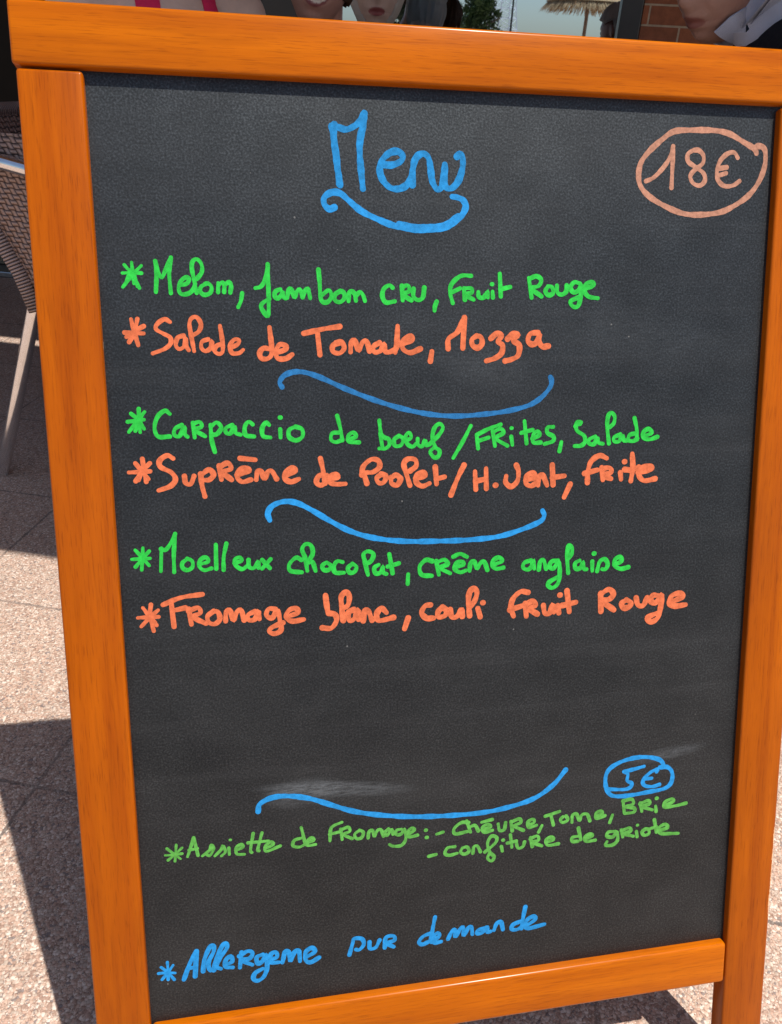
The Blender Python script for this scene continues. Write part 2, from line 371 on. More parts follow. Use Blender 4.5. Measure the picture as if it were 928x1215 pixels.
# rear frame, hinged under the top rail
RT = rad(11.5)
hinge_w = BM @ Vector((0, 0.012, -0.024))
RM = Matrix(((1, 0, 0, 0), (0, -math.sin(RT), -math.cos(RT), hinge_w.y), (0, math.cos(RT), -math.sin(RT), hinge_w.z), (0, 0, 0, 1)))
rl = hinge_w.z / math.cos(RT)
for x in (0.012, 0.508):
    obj('rear_leg', box_bm((x, -rl + 0.004, -0.011), (x + 0.04, 0.0, 0.010), 0.0024, 2), M['wood_y'], board, RM, True)
for y in (-0.05, -rl + 0.18):
    obj('rear_rail', box_bm((0.0525, y - 0.04, -0.009), (0.5075, y, 0.008), 0.0024, 2), M['wood_x'], board, RM, True)
for x in (0.018, 0.516):
    bm = bmesh.new()
    add_box(bm, (x, -0.03, -0.0152), (x + 0.028, 0.011, -0.0128)); add_tube(bm, [(x, 0.013, -0.017), (x + 0.028, 0.013, -0.017)], 0.003, 10)
    obj('hinge', bm, M['steel'], board, BM)
for s_ in (0, 1):
    x = 0.006 if s_ == 0 else 0.554
    a = BM @ Vector((x, -0.60, -0.015)); p2 = RM @ Vector((x, -0.60, 0.012))
    pts = [a.lerp(p2, t) + Vector((0, 0, -0.05 * 4 * t * (1 - t))) for t in [k / 12 for k in range(13)]]
    obj('chain', tube_bm(pts, 0.0016, 6), M['steel'], board, Matrix())

# handwriting: chalk-pen strokes lying on the panel (board coordinates in millimetres)
WRITING = [
 ('handwritten_title', 'blue handwritten word Menu', 'blue_thin', [
  (5.3, '182.0,-27.1 181.4,-33.2 182.7,-46.3 183.9,-61.0 185.5,-71.3'),
  (5.3, '179.7,-28.2 180.8,-34.7 183.4,-53.6 185.2,-70.5'),
  (5.3, '185.5,-29.0 191.3,-30.2 197.6,-27.5 202.4,-23.7 205.6,-18.0'),
  (5.3, '205.4,-18.1 204.4,-26.5 202.3,-35.4 201.5,-47.1 202.2,-58.9 203.5,-73.5'),
  (5.3, '205.7,-20.7 204.6,-28.0 202.0,-36.8 201.2,-45.7'),
  (5.4, '218.5,-54.8 226.5,-55.2 233.7,-52.4 235.7,-48.2 231.7,-44.9 225.0,-46.3 219.3,-51.7 217.1,-58.5 219.1,-65.9 224.6,-71.7 231.1,-73.0 237.6,-70.6 241.7,-65.2 243.8,-57.6 245.2,-51.6 248.3,-47.3 253.1,-45.9 256.7,-49.3 258.3,-57.2 259.6,-66.2 263.3,-72.1 267.3,-70.5 268.9,-62.9 269.9,-53.5'),
  (5.6, '269.9,-55.3 269.4,-64.4 271.1,-70.7 276.0,-70.9 281.0,-65.6 284.3,-56.4 284.7,-49.1 282.6,-45.4 279.8,-47.1'),
  (5.5, '243.8,-58.4 243.3,-69.4'),
 ]),
 ('swash', 'blue curl under the title', 'blue', [
  (5.2, '180.6,-88.1 176.6,-89.4 172.8,-86.0 172.9,-80.8 178.5,-77.0 185.5,-77.5 192.5,-83.0 201.9,-90.3 214.7,-96.1 229.1,-101.1 245.5,-103.4 261.9,-103.1 273.6,-99.8 282.7,-93.4 287.2,-85.6 285.2,-80.3 280.2,-78.1 276.0,-77.6'),
  (5.4, '232.4,-100.0 245.5,-101.5 260.3,-101.6 272.7,-98.2 281.0,-92.8'),
 ]),
 ('price_mark', 'orange handwritten price 18€ in an oval, paled by painted sun sheen', 'orange_sheen', [
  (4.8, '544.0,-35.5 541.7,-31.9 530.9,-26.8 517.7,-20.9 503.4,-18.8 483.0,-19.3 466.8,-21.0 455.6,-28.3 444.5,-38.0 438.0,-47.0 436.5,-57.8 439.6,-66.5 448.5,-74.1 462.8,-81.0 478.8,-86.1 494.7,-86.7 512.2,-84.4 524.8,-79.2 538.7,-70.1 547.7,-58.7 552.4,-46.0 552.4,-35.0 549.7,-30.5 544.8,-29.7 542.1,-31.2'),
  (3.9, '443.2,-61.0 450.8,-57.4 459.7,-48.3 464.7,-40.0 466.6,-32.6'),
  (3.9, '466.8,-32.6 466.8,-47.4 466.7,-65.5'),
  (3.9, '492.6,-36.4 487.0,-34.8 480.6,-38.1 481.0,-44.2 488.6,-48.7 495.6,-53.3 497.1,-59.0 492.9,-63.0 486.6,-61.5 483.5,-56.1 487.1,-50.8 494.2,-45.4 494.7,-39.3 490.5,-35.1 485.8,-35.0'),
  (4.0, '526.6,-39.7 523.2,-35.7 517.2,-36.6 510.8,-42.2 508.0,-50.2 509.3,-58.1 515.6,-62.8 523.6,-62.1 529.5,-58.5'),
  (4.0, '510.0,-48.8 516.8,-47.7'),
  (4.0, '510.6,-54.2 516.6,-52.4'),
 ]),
 ('handwritten_line', 'green handwritten starter line of melon, ham and red fruit', 'green', [
  (2.7, '24.7,-131.5 25.1,-139.7 25.5,-147.1'),
  (2.7, '19.2,-133.4 24.4,-140.4 29.3,-150.4'),
  (2.7, '31.7,-133.9 25.0,-140.4 17.1,-149.8'),
  (2.7, '17.5,-139.5 24.4,-139.1 31.4,-139.4'),
  (2.7, '25.8,-138.4 27.8,-149.3'),
  (2.7, '23.2,-137.1 20.0,-145.8'),
  (3.2, '42.1,-130.4 42.3,-142.2 41.3,-153.3'),
  (3.2, '42.1,-130.4 43.9,-138.2 46.3,-142.5 50.1,-135.4 53.9,-127.6'),
  (3.2, '53.9,-127.6 52.0,-139.5 52.4,-154.1'),
  (3.3, '59.6,-148.2 64.7,-146.8 66.6,-143.4 64.0,-142.3 60.1,-145.5 58.4,-150.2 59.9,-154.6 65.1,-154.5 69.1,-151.5 71.2,-146.7'),
  (3.3, '71.8,-153.9 70.4,-144.7 69.1,-135.2 70.1,-130.1 73.5,-128.7 76.5,-132.4 76.5,-137.9 73.1,-142.6 70.3,-144.4'),
  (3.3, '80.2,-146.8 75.5,-149.0 74.6,-152.8 77.7,-155.3 82.3,-153.5 83.2,-149.0 80.5,-146.5 78.1,-146.9'),
  (3.3, '88.5,-146.2 88.1,-153.2'),
  (3.3, '88.7,-148.0 91.7,-145.6 93.1,-147.9 92.7,-153.0'),
  (3.3, '93.4,-147.9 96.8,-145.4 98.2,-148.6 97.4,-153.5'),
  (3.4, '106.5,-153.8 105.3,-159.6 103.0,-164.5'),
  (3.5, '116.8,-149.9 121.1,-148.7 124.6,-143.8 126.6,-136.3 127.1,-131.7'),
  (3.5, '127.1,-131.7 127.0,-147.9 126.9,-159.5 125.8,-171.2 122.0,-167.1 120.8,-163.2 123.5,-160.2 127.5,-158.2'),
  (3.6, '136.3,-150.6 132.3,-152.5 131.8,-156.2 134.3,-157.5 137.3,-154.5 138.0,-151.5 138.6,-156.5 140.3,-157.5'),
  (3.6, '141.5,-157.3 142.6,-151.4 144.8,-150.6 147.2,-156.8 149.4,-152.1 151.7,-150.7 153.6,-156.7'),
  (3.6, '153.6,-156.1 155.3,-152.4 157.8,-150.2 158.7,-152.7 159.6,-157.4'),
  (3.6, '166.8,-135.5 167.4,-144.2 168.3,-158.5 173.1,-160.4 176.7,-155.9 174.7,-151.2 169.4,-154.6'),
  (3.7, '183.8,-151.8 179.5,-154.6 179.4,-159.0 183.6,-160.3 187.2,-156.9 186.4,-152.8 183.3,-151.8'),
  (3.7, '190.3,-159.6 190.8,-153.5 193.1,-152.1 195.4,-154.1 196.3,-159.2'),
  (3.7, '196.4,-155.5 199.6,-152.4 202.2,-155.0 203.6,-159.4'),
  (3.8, '226.4,-148.9 223.7,-147.0 219.2,-149.8 217.9,-155.7 220.9,-160.5 228.1,-159.5'),
  (3.8, '234.0,-147.4 234.6,-158.7'),
  (3.8, '233.9,-148.3 239.0,-147.1 240.1,-151.3 235.0,-154.3 241.8,-158.7'),
  (3.8, '243.7,-149.6 243.5,-155.3 247.1,-158.5 251.3,-156.4 252.6,-148.7'),
  (3.9, '262.9,-159.8 261.5,-163.3 261.1,-166.8'),
  (3.7, '292.1,-139.0 283.6,-139.1 276.1,-144.9 274.2,-151.6 276.5,-160.7'),
  (3.7, '274.7,-152.7 282.7,-149.0'),
  (3.7, '285.9,-148.7 286.8,-158.0'),
  (3.7, '286.2,-149.0 292.1,-149.0 292.5,-152.3 287.5,-154.3 294.3,-158.0'),
  (3.8, '298.2,-151.8 298.7,-155.6 302.3,-156.4 305.4,-153.1 305.9,-150.9 306.5,-156.2'),
  (3.8, '310.4,-151.4 310.8,-156.1'),
  (3.8, '309.6,-145.5 309.8,-145.8'),
  (3.8, '316.5,-137.1 317.6,-155.2'),
  (3.8, '317.2,-149.5 325.7,-147.6'),
  (3.8, '341.7,-140.2 344.4,-156.1'),
  (3.8, '341.9,-141.1 348.3,-138.8 352.6,-141.8 350.3,-146.6 343.9,-148.6 353.0,-155.0'),
  (3.9, '358.5,-147.0 356.4,-151.1 359.6,-154.1 363.5,-151.9 362.1,-147.5 358.5,-146.8'),
  (3.9, '366.5,-146.3 367.3,-151.9 371.1,-153.5 374.8,-151.0 375.2,-146.0'),
  (3.9, '387.2,-144.4 382.0,-143.4 378.6,-147.5 381.3,-151.6 385.5,-150.1 388.0,-145.3 387.9,-155.2 385.9,-162.6 381.6,-163.4 378.7,-159.5 382.9,-156.9 387.6,-155.5'),
  (3.9, '391.1,-148.7 399.3,-145.7 398.1,-143.0 392.9,-144.4 391.0,-150.0 395.1,-155.0 403.4,-156.3'),
 ]),
 ('handwritten_line', 'orange handwritten starter line of tomato and mozzarella salad', 'orange', [
  (3.5, '21.6,-173.7 23.1,-181.6 25.7,-193.3'),
  (3.5, '26.3,-173.4 23.7,-183.0 19.1,-190.9'),
  (3.5, '16.2,-183.7 22.9,-184.1 30.3,-184.4'),
  (3.5, '30.7,-178.9 23.0,-183.0 17.3,-187.1'),
  (3.5, '22.1,-176.2 23.9,-185.7'),
  (3.4, '50.5,-175.8 46.6,-173.7 41.2,-176.9 39.6,-181.0 44.6,-184.4 49.9,-187.5 50.0,-192.1 45.3,-196.2 36.2,-199.6'),
  (3.4, '60.2,-186.1 55.6,-187.9 53.9,-193.2 56.2,-196.4 60.2,-194.2 61.5,-187.5 61.9,-194.2 63.5,-197.3'),
  (3.5, '67.6,-198.1 66.3,-188.7 65.1,-177.6 67.1,-172.8 71.0,-172.3 73.8,-177.3 72.1,-182.8 67.9,-185.6'),
  (3.5, '78.8,-189.0 74.1,-190.8 73.2,-195.4 76.2,-198.1 80.3,-195.7 81.5,-190.4 81.9,-195.7 83.6,-198.2'),
  (3.5, '89.2,-192.7 84.8,-194.3 83.4,-198.2 86.6,-200.4 89.5,-198.3 89.6,-190.2 88.3,-178.7'),
  (3.5, '95.3,-195.8 101.3,-193.0 102.6,-189.8 98.6,-189.5 95.3,-194.4 96.8,-199.7 102.1,-199.8 105.5,-197.3'),
  (4.1, '129.1,-197.8 121.8,-196.1 118.2,-200.0 119.8,-204.2 125.3,-203.8 127.9,-198.3 126.7,-180.0'),
  (4.1, '130.2,-200.0 138.1,-197.5 139.1,-194.5 134.3,-193.4 131.3,-198.3 132.2,-204.0 138.7,-204.4 144.0,-201.2'),
  (4.2, '153.6,-184.8 169.1,-181.4 182.8,-179.4'),
  (4.2, '164.6,-183.5 166.2,-201.7'),
  (4.2, '182.9,-192.1 177.0,-194.3 176.9,-199.2 182.3,-200.4 186.0,-196.3 183.8,-191.8 179.4,-192.1'),
  (4.3, '191.1,-199.6 191.8,-192.2 194.6,-190.5 197.7,-198.3 200.9,-192.2 204.3,-191.0 206.7,-198.9'),
  (4.3, '215.0,-192.3 210.0,-195.4 210.8,-199.9 215.9,-198.6 218.6,-193.2 219.5,-199.3 222.7,-200.0'),
  (4.3, '230.2,-179.1 229.5,-190.3 228.0,-200.4'),
  (4.4, '223.6,-199.8 228.6,-197.2 230.4,-191.1'),
  (4.4, '232.2,-194.1 241.9,-190.7 241.2,-187.2 235.4,-190.3 234.2,-196.9 240.4,-200.5 249.2,-197.4'),
  (4.4, '258.8,-199.6 257.5,-207.5'),
  (4.6, '272.6,-197.4 273.0,-189.6 280.5,-183.9 286.5,-172.4'),
  (4.6, '286.5,-172.4 285.2,-197.1'),
  (4.7, '297.2,-187.1 293.0,-190.2 293.8,-195.0 298.1,-196.9 301.7,-193.6 300.8,-188.3 296.6,-187.1'),
  (4.7, '309.3,-189.4 314.3,-185.5 318.9,-187.2 315.3,-192.0 319.5,-194.9 318.7,-201.5 312.7,-205.7 305.5,-207.7'),
  (4.8, '323.9,-189.8 328.9,-185.5 333.4,-186.4 329.0,-191.2 334.2,-195.0 333.4,-203.3 327.4,-206.7 321.9,-207.9'),
  (4.8, '350.7,-184.7 344.0,-185.6 341.9,-191.3 345.7,-194.4 349.9,-192.2 352.3,-185.3 351.9,-192.2 355.0,-196.2 360.2,-195.8'),
 ]),
 ('swash', 'upper blue divider curl', 'blue_dark', [
  (4.4, '135.0,-227.0 133.3,-222.9 137.2,-217.7 145.1,-215.0 154.3,-215.6 167.3,-220.2 185.8,-228.8 210.0,-238.5 231.9,-245.6 254.1,-250.7 276.7,-253.1 299.5,-252.4 322.6,-250.1 342.9,-245.6 354.5,-239.1 362.6,-230.1 363.6,-224.3 362.4,-221.6'),
 ]),
 ('handwritten_line', 'green handwritten main line of beef carpaccio', 'green', [
  (3.1, '23.0,-242.1 22.7,-250.9 23.0,-260.4'),
  (3.1, '17.0,-245.7 22.4,-250.9 26.1,-257.8'),
  (3.1, '27.3,-244.5 21.9,-250.9 14.4,-260.1'),
  (3.1, '14.0,-252.0 21.6,-251.2 26.5,-250.6'),
  (3.1, '24.7,-248.4 19.4,-259.3'),
  (3.5, '46.4,-246.6 42.7,-244.0 36.9,-248.6 34.1,-257.1 36.5,-264.1 45.4,-264.3'),
  (3.5, '55.1,-255.4 49.7,-258.4 48.9,-263.2 52.9,-264.1 56.7,-257.1 57.2,-262.9 59.4,-265.2'),
  (3.5, '63.7,-253.9 64.5,-265.6'),
  (3.5, '63.7,-254.7 69.0,-253.3 70.3,-257.1 65.1,-259.6 72.7,-264.8'),
  (3.6, '77.4,-255.9 77.6,-267.7 79.7,-277.6'),
  (3.6, '77.3,-257.3 82.2,-254.1 85.6,-258.3 81.9,-263.3 77.8,-263.7'),
  (3.6, '94.4,-256.3 89.3,-258.6 89.2,-262.4 92.9,-262.9 95.8,-257.2 96.7,-262.6 100.6,-264.3'),
  (3.6, '110.5,-256.3 107.4,-254.0 104.2,-257.9 104.6,-264.6 111.3,-266.0'),
  (3.7, '123.6,-257.0 121.3,-255.1 118.0,-259.1 118.4,-265.8 124.3,-267.2'),
  (3.7, '132.3,-260.7 132.4,-267.4'),
  (3.7, '132.4,-251.2 132.6,-251.5'),
  (3.7, '144.8,-258.9 139.6,-261.4 139.4,-267.2 145.0,-270.0 150.1,-267.0 149.9,-261.1 144.8,-258.9'),
  (3.4, '179.0,-250.8 181.4,-261.5 182.8,-271.0'),
  (3.4, '180.1,-264.5 174.5,-265.1 173.5,-270.2 177.2,-272.3 181.8,-271.0'),
  (3.4, '187.0,-270.6 194.0,-268.4 192.2,-264.8 188.0,-267.0 187.9,-272.1 196.6,-273.0'),
  (3.5, '213.9,-255.4 215.2,-265.9 218.1,-269.6 221.6,-271.0 222.3,-275.5 218.7,-278.7 213.5,-278.6'),
  (3.5, '214.5,-265.9 216.1,-276.8'),
  (3.5, '230.3,-268.5 226.2,-271.6 226.9,-276.7 232.1,-276.2 233.8,-270.9 230.3,-268.3'),
  (3.5, '235.6,-273.0 240.7,-270.2 239.0,-266.0 236.0,-269.3 237.3,-275.2 241.7,-277.9 245.5,-275.1'),
  (3.6, '246.3,-271.3 246.6,-276.2 250.2,-277.8 252.5,-272.7 253.4,-276.8 256.8,-276.1'),
  (3.6, '257.1,-275.6 264.3,-269.0 268.1,-262.8 265.3,-259.3 260.9,-262.5 259.0,-270.7 261.5,-278.6 265.1,-281.9 264.3,-286.3 260.5,-287.5 257.1,-282.7 260.0,-279.5'),
  (3.6, '292.4,-261.6 285.2,-275.0 277.0,-288.5'),
  (3.6, '297.6,-269.8 298.9,-281.0'),
  (3.6, '297.8,-269.3 308.2,-264.5 318.8,-261.1'),
  (3.7, '298.6,-274.7 308.2,-271.9'),
  (3.7, '311.7,-266.6 313.8,-279.3'),
  (3.7, '311.9,-267.5 318.5,-264.7 321.2,-268.3 314.7,-272.8 324.9,-279.4'),
  (3.7, '328.3,-271.7 329.4,-278.8'),
  (3.7, '328.2,-264.4 328.4,-264.8'),
  (3.7, '340.0,-258.7 342.1,-277.8'),
  (3.7, '337.2,-268.7 347.4,-266.3'),
  (3.7, '347.2,-273.8 353.6,-271.0 351.8,-267.6 347.9,-270.8 348.4,-277.1 354.9,-277.4'),
  (3.8, '366.1,-264.2 361.0,-264.6 360.9,-269.3 366.5,-272.6 365.8,-276.6 358.3,-278.8'),
  (3.8, '373.8,-277.5 372.2,-285.3'),
  (3.8, '390.5,-262.1 387.1,-262.8 388.0,-268.1 394.4,-272.4 395.6,-277.8 392.0,-281.1 386.0,-281.3'),
  (3.8, '391.4,-261.0 388.0,-260.5 385.9,-264.3'),
  (3.9, '405.0,-273.6 399.4,-275.9 399.5,-279.4 404.2,-279.9 406.8,-274.6 408.2,-278.9 412.3,-280.1'),
  (3.9, '418.0,-279.9 415.8,-265.0 416.5,-255.9 419.5,-253.3 422.5,-256.6 421.9,-262.2 418.3,-265.6'),
  (3.9, '428.4,-272.3 422.7,-274.7 422.9,-278.1 427.4,-278.2 430.3,-273.3 431.9,-277.4 436.0,-277.9'),
  (3.9, '441.2,-258.3 443.6,-267.5 444.3,-277.1'),
  (3.9, '442.4,-271.7 437.1,-273.1 436.2,-277.5 441.0,-278.4 444.6,-276.2'),
  (4.0, '450.4,-274.6 458.2,-271.7 455.1,-268.2 450.4,-270.6 450.4,-275.9 456.5,-277.3 463.8,-275.3'),
 ]),
 ('handwritten_line', 'orange handwritten main line of chicken', 'orange', [
  (3.7, '23.3,-281.5 24.1,-290.5 25.2,-299.8'),
  (3.7, '28.8,-285.1 22.4,-291.3 17.2,-299.0'),
  (3.6, '12.4,-291.9 20.7,-291.8 28.7,-291.5'),
  (3.6, '17.8,-284.8 22.4,-291.3 27.0,-297.6'),
  (3.7, '24.0,-287.0 19.4,-298.2'),
  (4.2, '46.9,-281.8 42.5,-279.3 36.6,-283.1 36.9,-288.3 44.9,-293.0 47.8,-298.8 43.5,-304.0 34.3,-307.1'),
  (4.2, '54.9,-296.3 55.6,-301.8 59.5,-302.8 62.4,-296.5'),
  (4.3, '67.7,-295.0 68.3,-304.4 70.1,-313.3'),
  (4.3, '68.4,-295.5 74.4,-291.7 77.8,-295.8 74.4,-299.8 69.5,-300.0'),
  (4.3, '82.6,-288.9 83.8,-300.1'),
  (4.3, '82.7,-289.8 89.3,-286.8 91.8,-291.5 85.3,-294.3 91.8,-300.4'),
  (4.3, '96.1,-296.8 105.8,-294.1 105.2,-291.6 99.2,-292.3 96.4,-298.3 100.2,-302.5 107.3,-301.0'),
  (4.4, '111.5,-301.1 112.8,-294.7 115.8,-294.5 118.3,-300.4 121.2,-295.0 124.4,-294.7 128.0,-301.1'),
  (4.4, '135.6,-298.2 143.5,-294.8 141.1,-292.1 136.0,-295.1 134.8,-301.0 139.8,-303.9 146.1,-301.8'),
  (4.3, '99.3,-283.3 111.4,-284.9'),
  (4.3, '164.3,-285.4 166.2,-295.2 167.7,-306.2'),
  (4.3, '169.3,-299.3 162.8,-299.8 160.5,-305.0 164.1,-307.7 168.6,-305.3'),
  (4.3, '171.4,-302.1 178.7,-302.0 177.0,-298.7 172.8,-300.2 171.7,-305.1 176.8,-307.2 184.6,-307.2'),
  (4.4, '199.5,-296.7 202.6,-307.5'),
  (4.4, '198.5,-300.3 199.9,-293.1 206.4,-287.6 212.5,-288.7 213.5,-294.1 208.1,-298.1 202.6,-298.3'),
  (4.4, '215.5,-300.0 211.1,-303.2 212.8,-307.5 217.0,-306.9 219.0,-301.8 214.7,-300.0'),
  (4.5, '223.2,-303.0 223.7,-308.2 228.4,-309.9 231.6,-305.2'),
  (4.5, '222.8,-304.1 227.5,-301.3 231.4,-304.4'),
  (4.5, '239.4,-310.6 236.0,-299.4 234.3,-292.0 237.9,-288.1 244.1,-289.0 244.8,-294.2 239.7,-298.2'),
  (4.5, '244.4,-304.7 252.7,-302.8 251.0,-299.4 245.7,-301.6 244.7,-307.7 250.0,-311.6 256.3,-309.4'),
  (4.6, '261.4,-295.6 262.5,-310.2'),
  (4.6, '262.0,-305.9 269.6,-304.3'),
  (4.6, '286.6,-294.8 281.5,-304.7 275.1,-320.1'),
  (4.6, '296.3,-300.7 297.1,-316.2'),
  (4.7, '306.1,-298.4 306.5,-315.8'),
  (4.7, '296.9,-309.0 306.2,-307.4'),
  (4.7, '314.5,-313.2 314.9,-313.4'),
  (4.7, '324.2,-305.5 323.9,-311.2 328.9,-314.8 334.4,-310.1 335.2,-301.6 333.2,-296.4'),
  (4.8, '341.7,-309.8 350.4,-307.8 348.5,-303.9 343.0,-306.0 342.1,-312.3 346.7,-314.9 351.5,-312.6'),
  (4.8, '353.3,-314.6 354.2,-307.3 357.5,-306.3 361.5,-314.9'),
  (4.8, '365.9,-297.2 367.1,-314.7'),
  (4.8, '366.2,-308.3 377.4,-307.2'),
  (4.9, '382.9,-314.7 377.5,-326.1'),
  (4.9, '416.4,-292.9 409.6,-290.4 402.0,-295.1 399.2,-303.7 398.9,-313.9'),
  (4.9, '396.0,-305.7 408.0,-303.0'),
  (4.9, '412.0,-301.2 413.4,-311.9'),
  (4.9, '412.0,-302.2 419.0,-301.5 421.2,-305.4 414.3,-308.1 421.0,-311.2'),
  (5.0, '429.7,-306.1 430.6,-312.1'),
  (5.0, '433.1,-296.5 433.3,-296.9'),
  (5.0, '440.4,-289.8 441.4,-302.2 440.0,-313.9'),
  (5.0, '433.7,-303.5 441.0,-304.1 447.2,-301.4'),
  (5.0, '446.4,-306.6 459.4,-303.8 457.6,-300.8 449.7,-302.7 447.7,-309.2 453.0,-314.1 463.4,-312.7'),
 ]),
 ('swash', 'middle blue divider curl', 'blue', [
  (4.8, '121.2,-335.2 119.8,-329.4 123.8,-323.3 133.2,-320.1 143.9,-321.7 155.9,-328.2 172.0,-338.6 188.3,-347.7 207.8,-354.3 233.1,-358.4 261.8,-359.8 290.9,-360.1 317.5,-358.5 338.3,-353.4 355.7,-346.9 359.5,-341.8 357.9,-337.3'),
 ]),
 ('handwritten_line', 'green handwritten dessert line of chocolate cake and custard', 'green', [
  (3.0, '19.3,-353.3 18.4,-361.9 17.3,-371.4'),
  (3.0, '13.3,-354.8 18.7,-361.9 23.3,-368.1'),
  (3.1, '24.0,-356.2 18.7,-361.9 12.7,-368.6'),
  (3.0, '10.1,-362.3 17.9,-362.2 24.3,-362.2'),
  (3.4, '33.7,-354.2 32.2,-373.5'),
  (3.4, '33.3,-354.9 37.0,-355.7 41.6,-349.9 45.1,-342.9'),
  (3.4, '45.1,-342.9 43.2,-358.7 42.6,-374.7'),
  (3.5, '53.7,-364.2 49.6,-367.2 49.4,-371.4 53.2,-373.6 57.3,-371.1 57.2,-366.2 53.4,-363.8'),
  (3.5, '63.0,-369.2 69.9,-367.4 68.5,-363.7 64.1,-365.4 62.7,-370.7 66.4,-374.4 72.4,-373.2'),
  (3.5, '76.8,-353.5 76.2,-373.8'),
  (3.5, '85.3,-353.0 82.6,-364.4 82.1,-375.1'),
  (3.5, '91.0,-369.7 97.1,-368.0 95.7,-365.1 91.5,-366.7 92.2,-371.9 97.0,-375.2 101.2,-372.8'),
  (3.6, '102.6,-367.7 102.8,-373.5 106.8,-374.8 110.4,-369.1 110.5,-374.8'),
  (3.6, '113.7,-368.3 119.8,-375.7'),
  (3.6, '120.7,-367.9 113.4,-375.7'),
  (3.7, '146.1,-370.1 141.7,-367.9 136.0,-373.2 136.8,-378.9 146.2,-380.7'),
  (3.8, '150.8,-379.7 149.3,-368.9 147.0,-361.1 149.9,-356.8 154.5,-358.2 155.7,-365.2 151.4,-372.0'),
  (3.8, '151.4,-372.6 155.3,-372.4 157.7,-380.1'),
  (3.8, '167.2,-373.3 163.6,-375.8 164.5,-379.5 168.7,-379.9 170.8,-376.4 167.2,-373.3'),
  (3.8, '180.8,-373.8 176.2,-372.8 173.1,-377.3 174.4,-382.5 181.8,-383.1'),
  (3.8, '189.3,-375.5 185.2,-379.0 186.5,-383.2 190.7,-382.8 192.4,-378.6 188.9,-375.5'),
  (3.9, '202.2,-386.2 199.6,-373.6 198.7,-367.8 202.8,-365.6 207.2,-368.3 205.3,-373.9 200.6,-376.6'),
  (3.9, '211.6,-377.8 207.8,-380.3 208.8,-385.1 213.3,-384.5 215.4,-379.0 215.4,-384.6 218.6,-386.5'),
  (3.9, '220.9,-369.0 223.6,-385.9'),
  (3.9, '219.3,-379.9 229.2,-377.5'),
  (3.9, '237.2,-387.6 236.7,-396.1'),
  (4.0, '258.7,-377.3 252.9,-375.9 247.4,-381.4 249.1,-388.7 258.0,-390.2'),
  (4.0, '262.1,-377.4 264.4,-389.5'),
  (4.0, '262.5,-378.5 269.2,-376.6 272.4,-380.7 265.4,-383.5 274.5,-388.9'),
  (4.0, '279.1,-383.6 286.3,-382.1 285.3,-379.1 280.2,-380.1 278.5,-385.3 283.4,-388.5 288.7,-387.1'),
  (4.0, '277.2,-374.3 283.3,-372.1 289.5,-375.1'),
  (4.1, '291.9,-387.7 292.7,-381.2 296.1,-379.7 298.7,-386.0 301.7,-381.3 305.1,-380.2 308.0,-387.8'),
  (4.1, '314.4,-383.3 321.5,-380.5 318.6,-377.3 313.7,-379.2 312.7,-384.7 316.6,-387.2 322.6,-386.5'),
  (4.0, '348.0,-381.4 342.1,-383.1 340.7,-387.3 344.9,-389.6 348.7,-387.0 350.1,-381.5 351.3,-389.2'),
  (4.0, '355.5,-390.2 356.6,-382.9 359.6,-381.6 362.3,-389.8'),
  (4.1, '373.4,-382.7 367.5,-383.5 365.5,-387.7 369.3,-390.0 373.9,-383.8 375.2,-394.9 373.7,-403.8 368.7,-407.7 364.4,-405.3 365.8,-401.9 372.7,-398.3'),
  (4.1, '383.2,-394.9 381.9,-380.7 382.7,-370.0 385.7,-371.0 386.3,-376.8 383.0,-381.4'),
  (4.1, '393.8,-383.9 389.6,-386.3 390.2,-391.2 394.9,-390.6 397.1,-385.1 398.0,-391.8 401.0,-392.4'),
  (4.1, '405.8,-385.5 406.1,-394.1'),
  (4.1, '407.1,-378.3 407.3,-378.7'),
  (4.2, '410.7,-394.8 413.0,-386.1 417.7,-384.1 420.7,-388.5 418.9,-393.2 415.0,-393.0'),
  (4.2, '426.7,-389.8 434.0,-386.7 432.3,-382.8 428.0,-384.7 427.1,-390.1 433.4,-393.8 440.9,-392.7'),
 ]),
 ('handwritten_line', 'orange handwritten dessert line of white cheese and red fruit', 'orange', [
  (3.4, '22.7,-400.8 21.4,-410.5 23.6,-423.3'),
  (3.4, '16.2,-403.1 21.4,-411.4 26.1,-418.6'),
  (3.4, '28.1,-405.8 21.4,-411.4 14.0,-418.9'),
  (3.4, '11.7,-411.3 20.0,-411.3 28.2,-411.5'),
  (3.4, '18.5,-407.5 24.9,-416.3'),
  (4.1, '32.1,-401.6 46.8,-396.4 64.0,-394.7'),
  (4.2, '38.8,-400.0 39.9,-420.7'),
  (4.2, '39.2,-407.1 49.8,-405.3'),
  (4.2, '52.5,-406.4 53.9,-419.8'),
  (4.2, '52.2,-408.3 59.9,-405.8 61.6,-410.4 55.8,-413.6 65.7,-419.9'),
  (4.2, '72.4,-409.6 67.3,-413.6 67.9,-418.9 72.6,-420.7 77.0,-417.1 75.9,-410.8 71.9,-409.6'),
  (4.3, '81.7,-418.9 82.4,-411.2 85.7,-409.6 88.0,-418.4 91.1,-411.8 94.6,-409.8 96.9,-419.0'),
  (4.3, '106.2,-411.9 100.2,-414.9 100.9,-419.3 105.9,-418.7 108.7,-412.0 109.5,-418.9'),
  (4.4, '123.1,-411.1 117.5,-410.7 115.4,-415.9 120.1,-418.7 124.8,-412.2 126.5,-421.4 127.1,-429.7 121.7,-432.6 117.1,-430.3 120.1,-426.7 129.0,-423.5'),
  (4.4, '132.3,-418.4 141.4,-415.7 140.4,-411.7 134.7,-412.8 131.7,-418.5 136.7,-422.7 146.5,-421.8'),
  (4.8, '165.5,-402.0 166.6,-413.0 167.7,-418.3'),
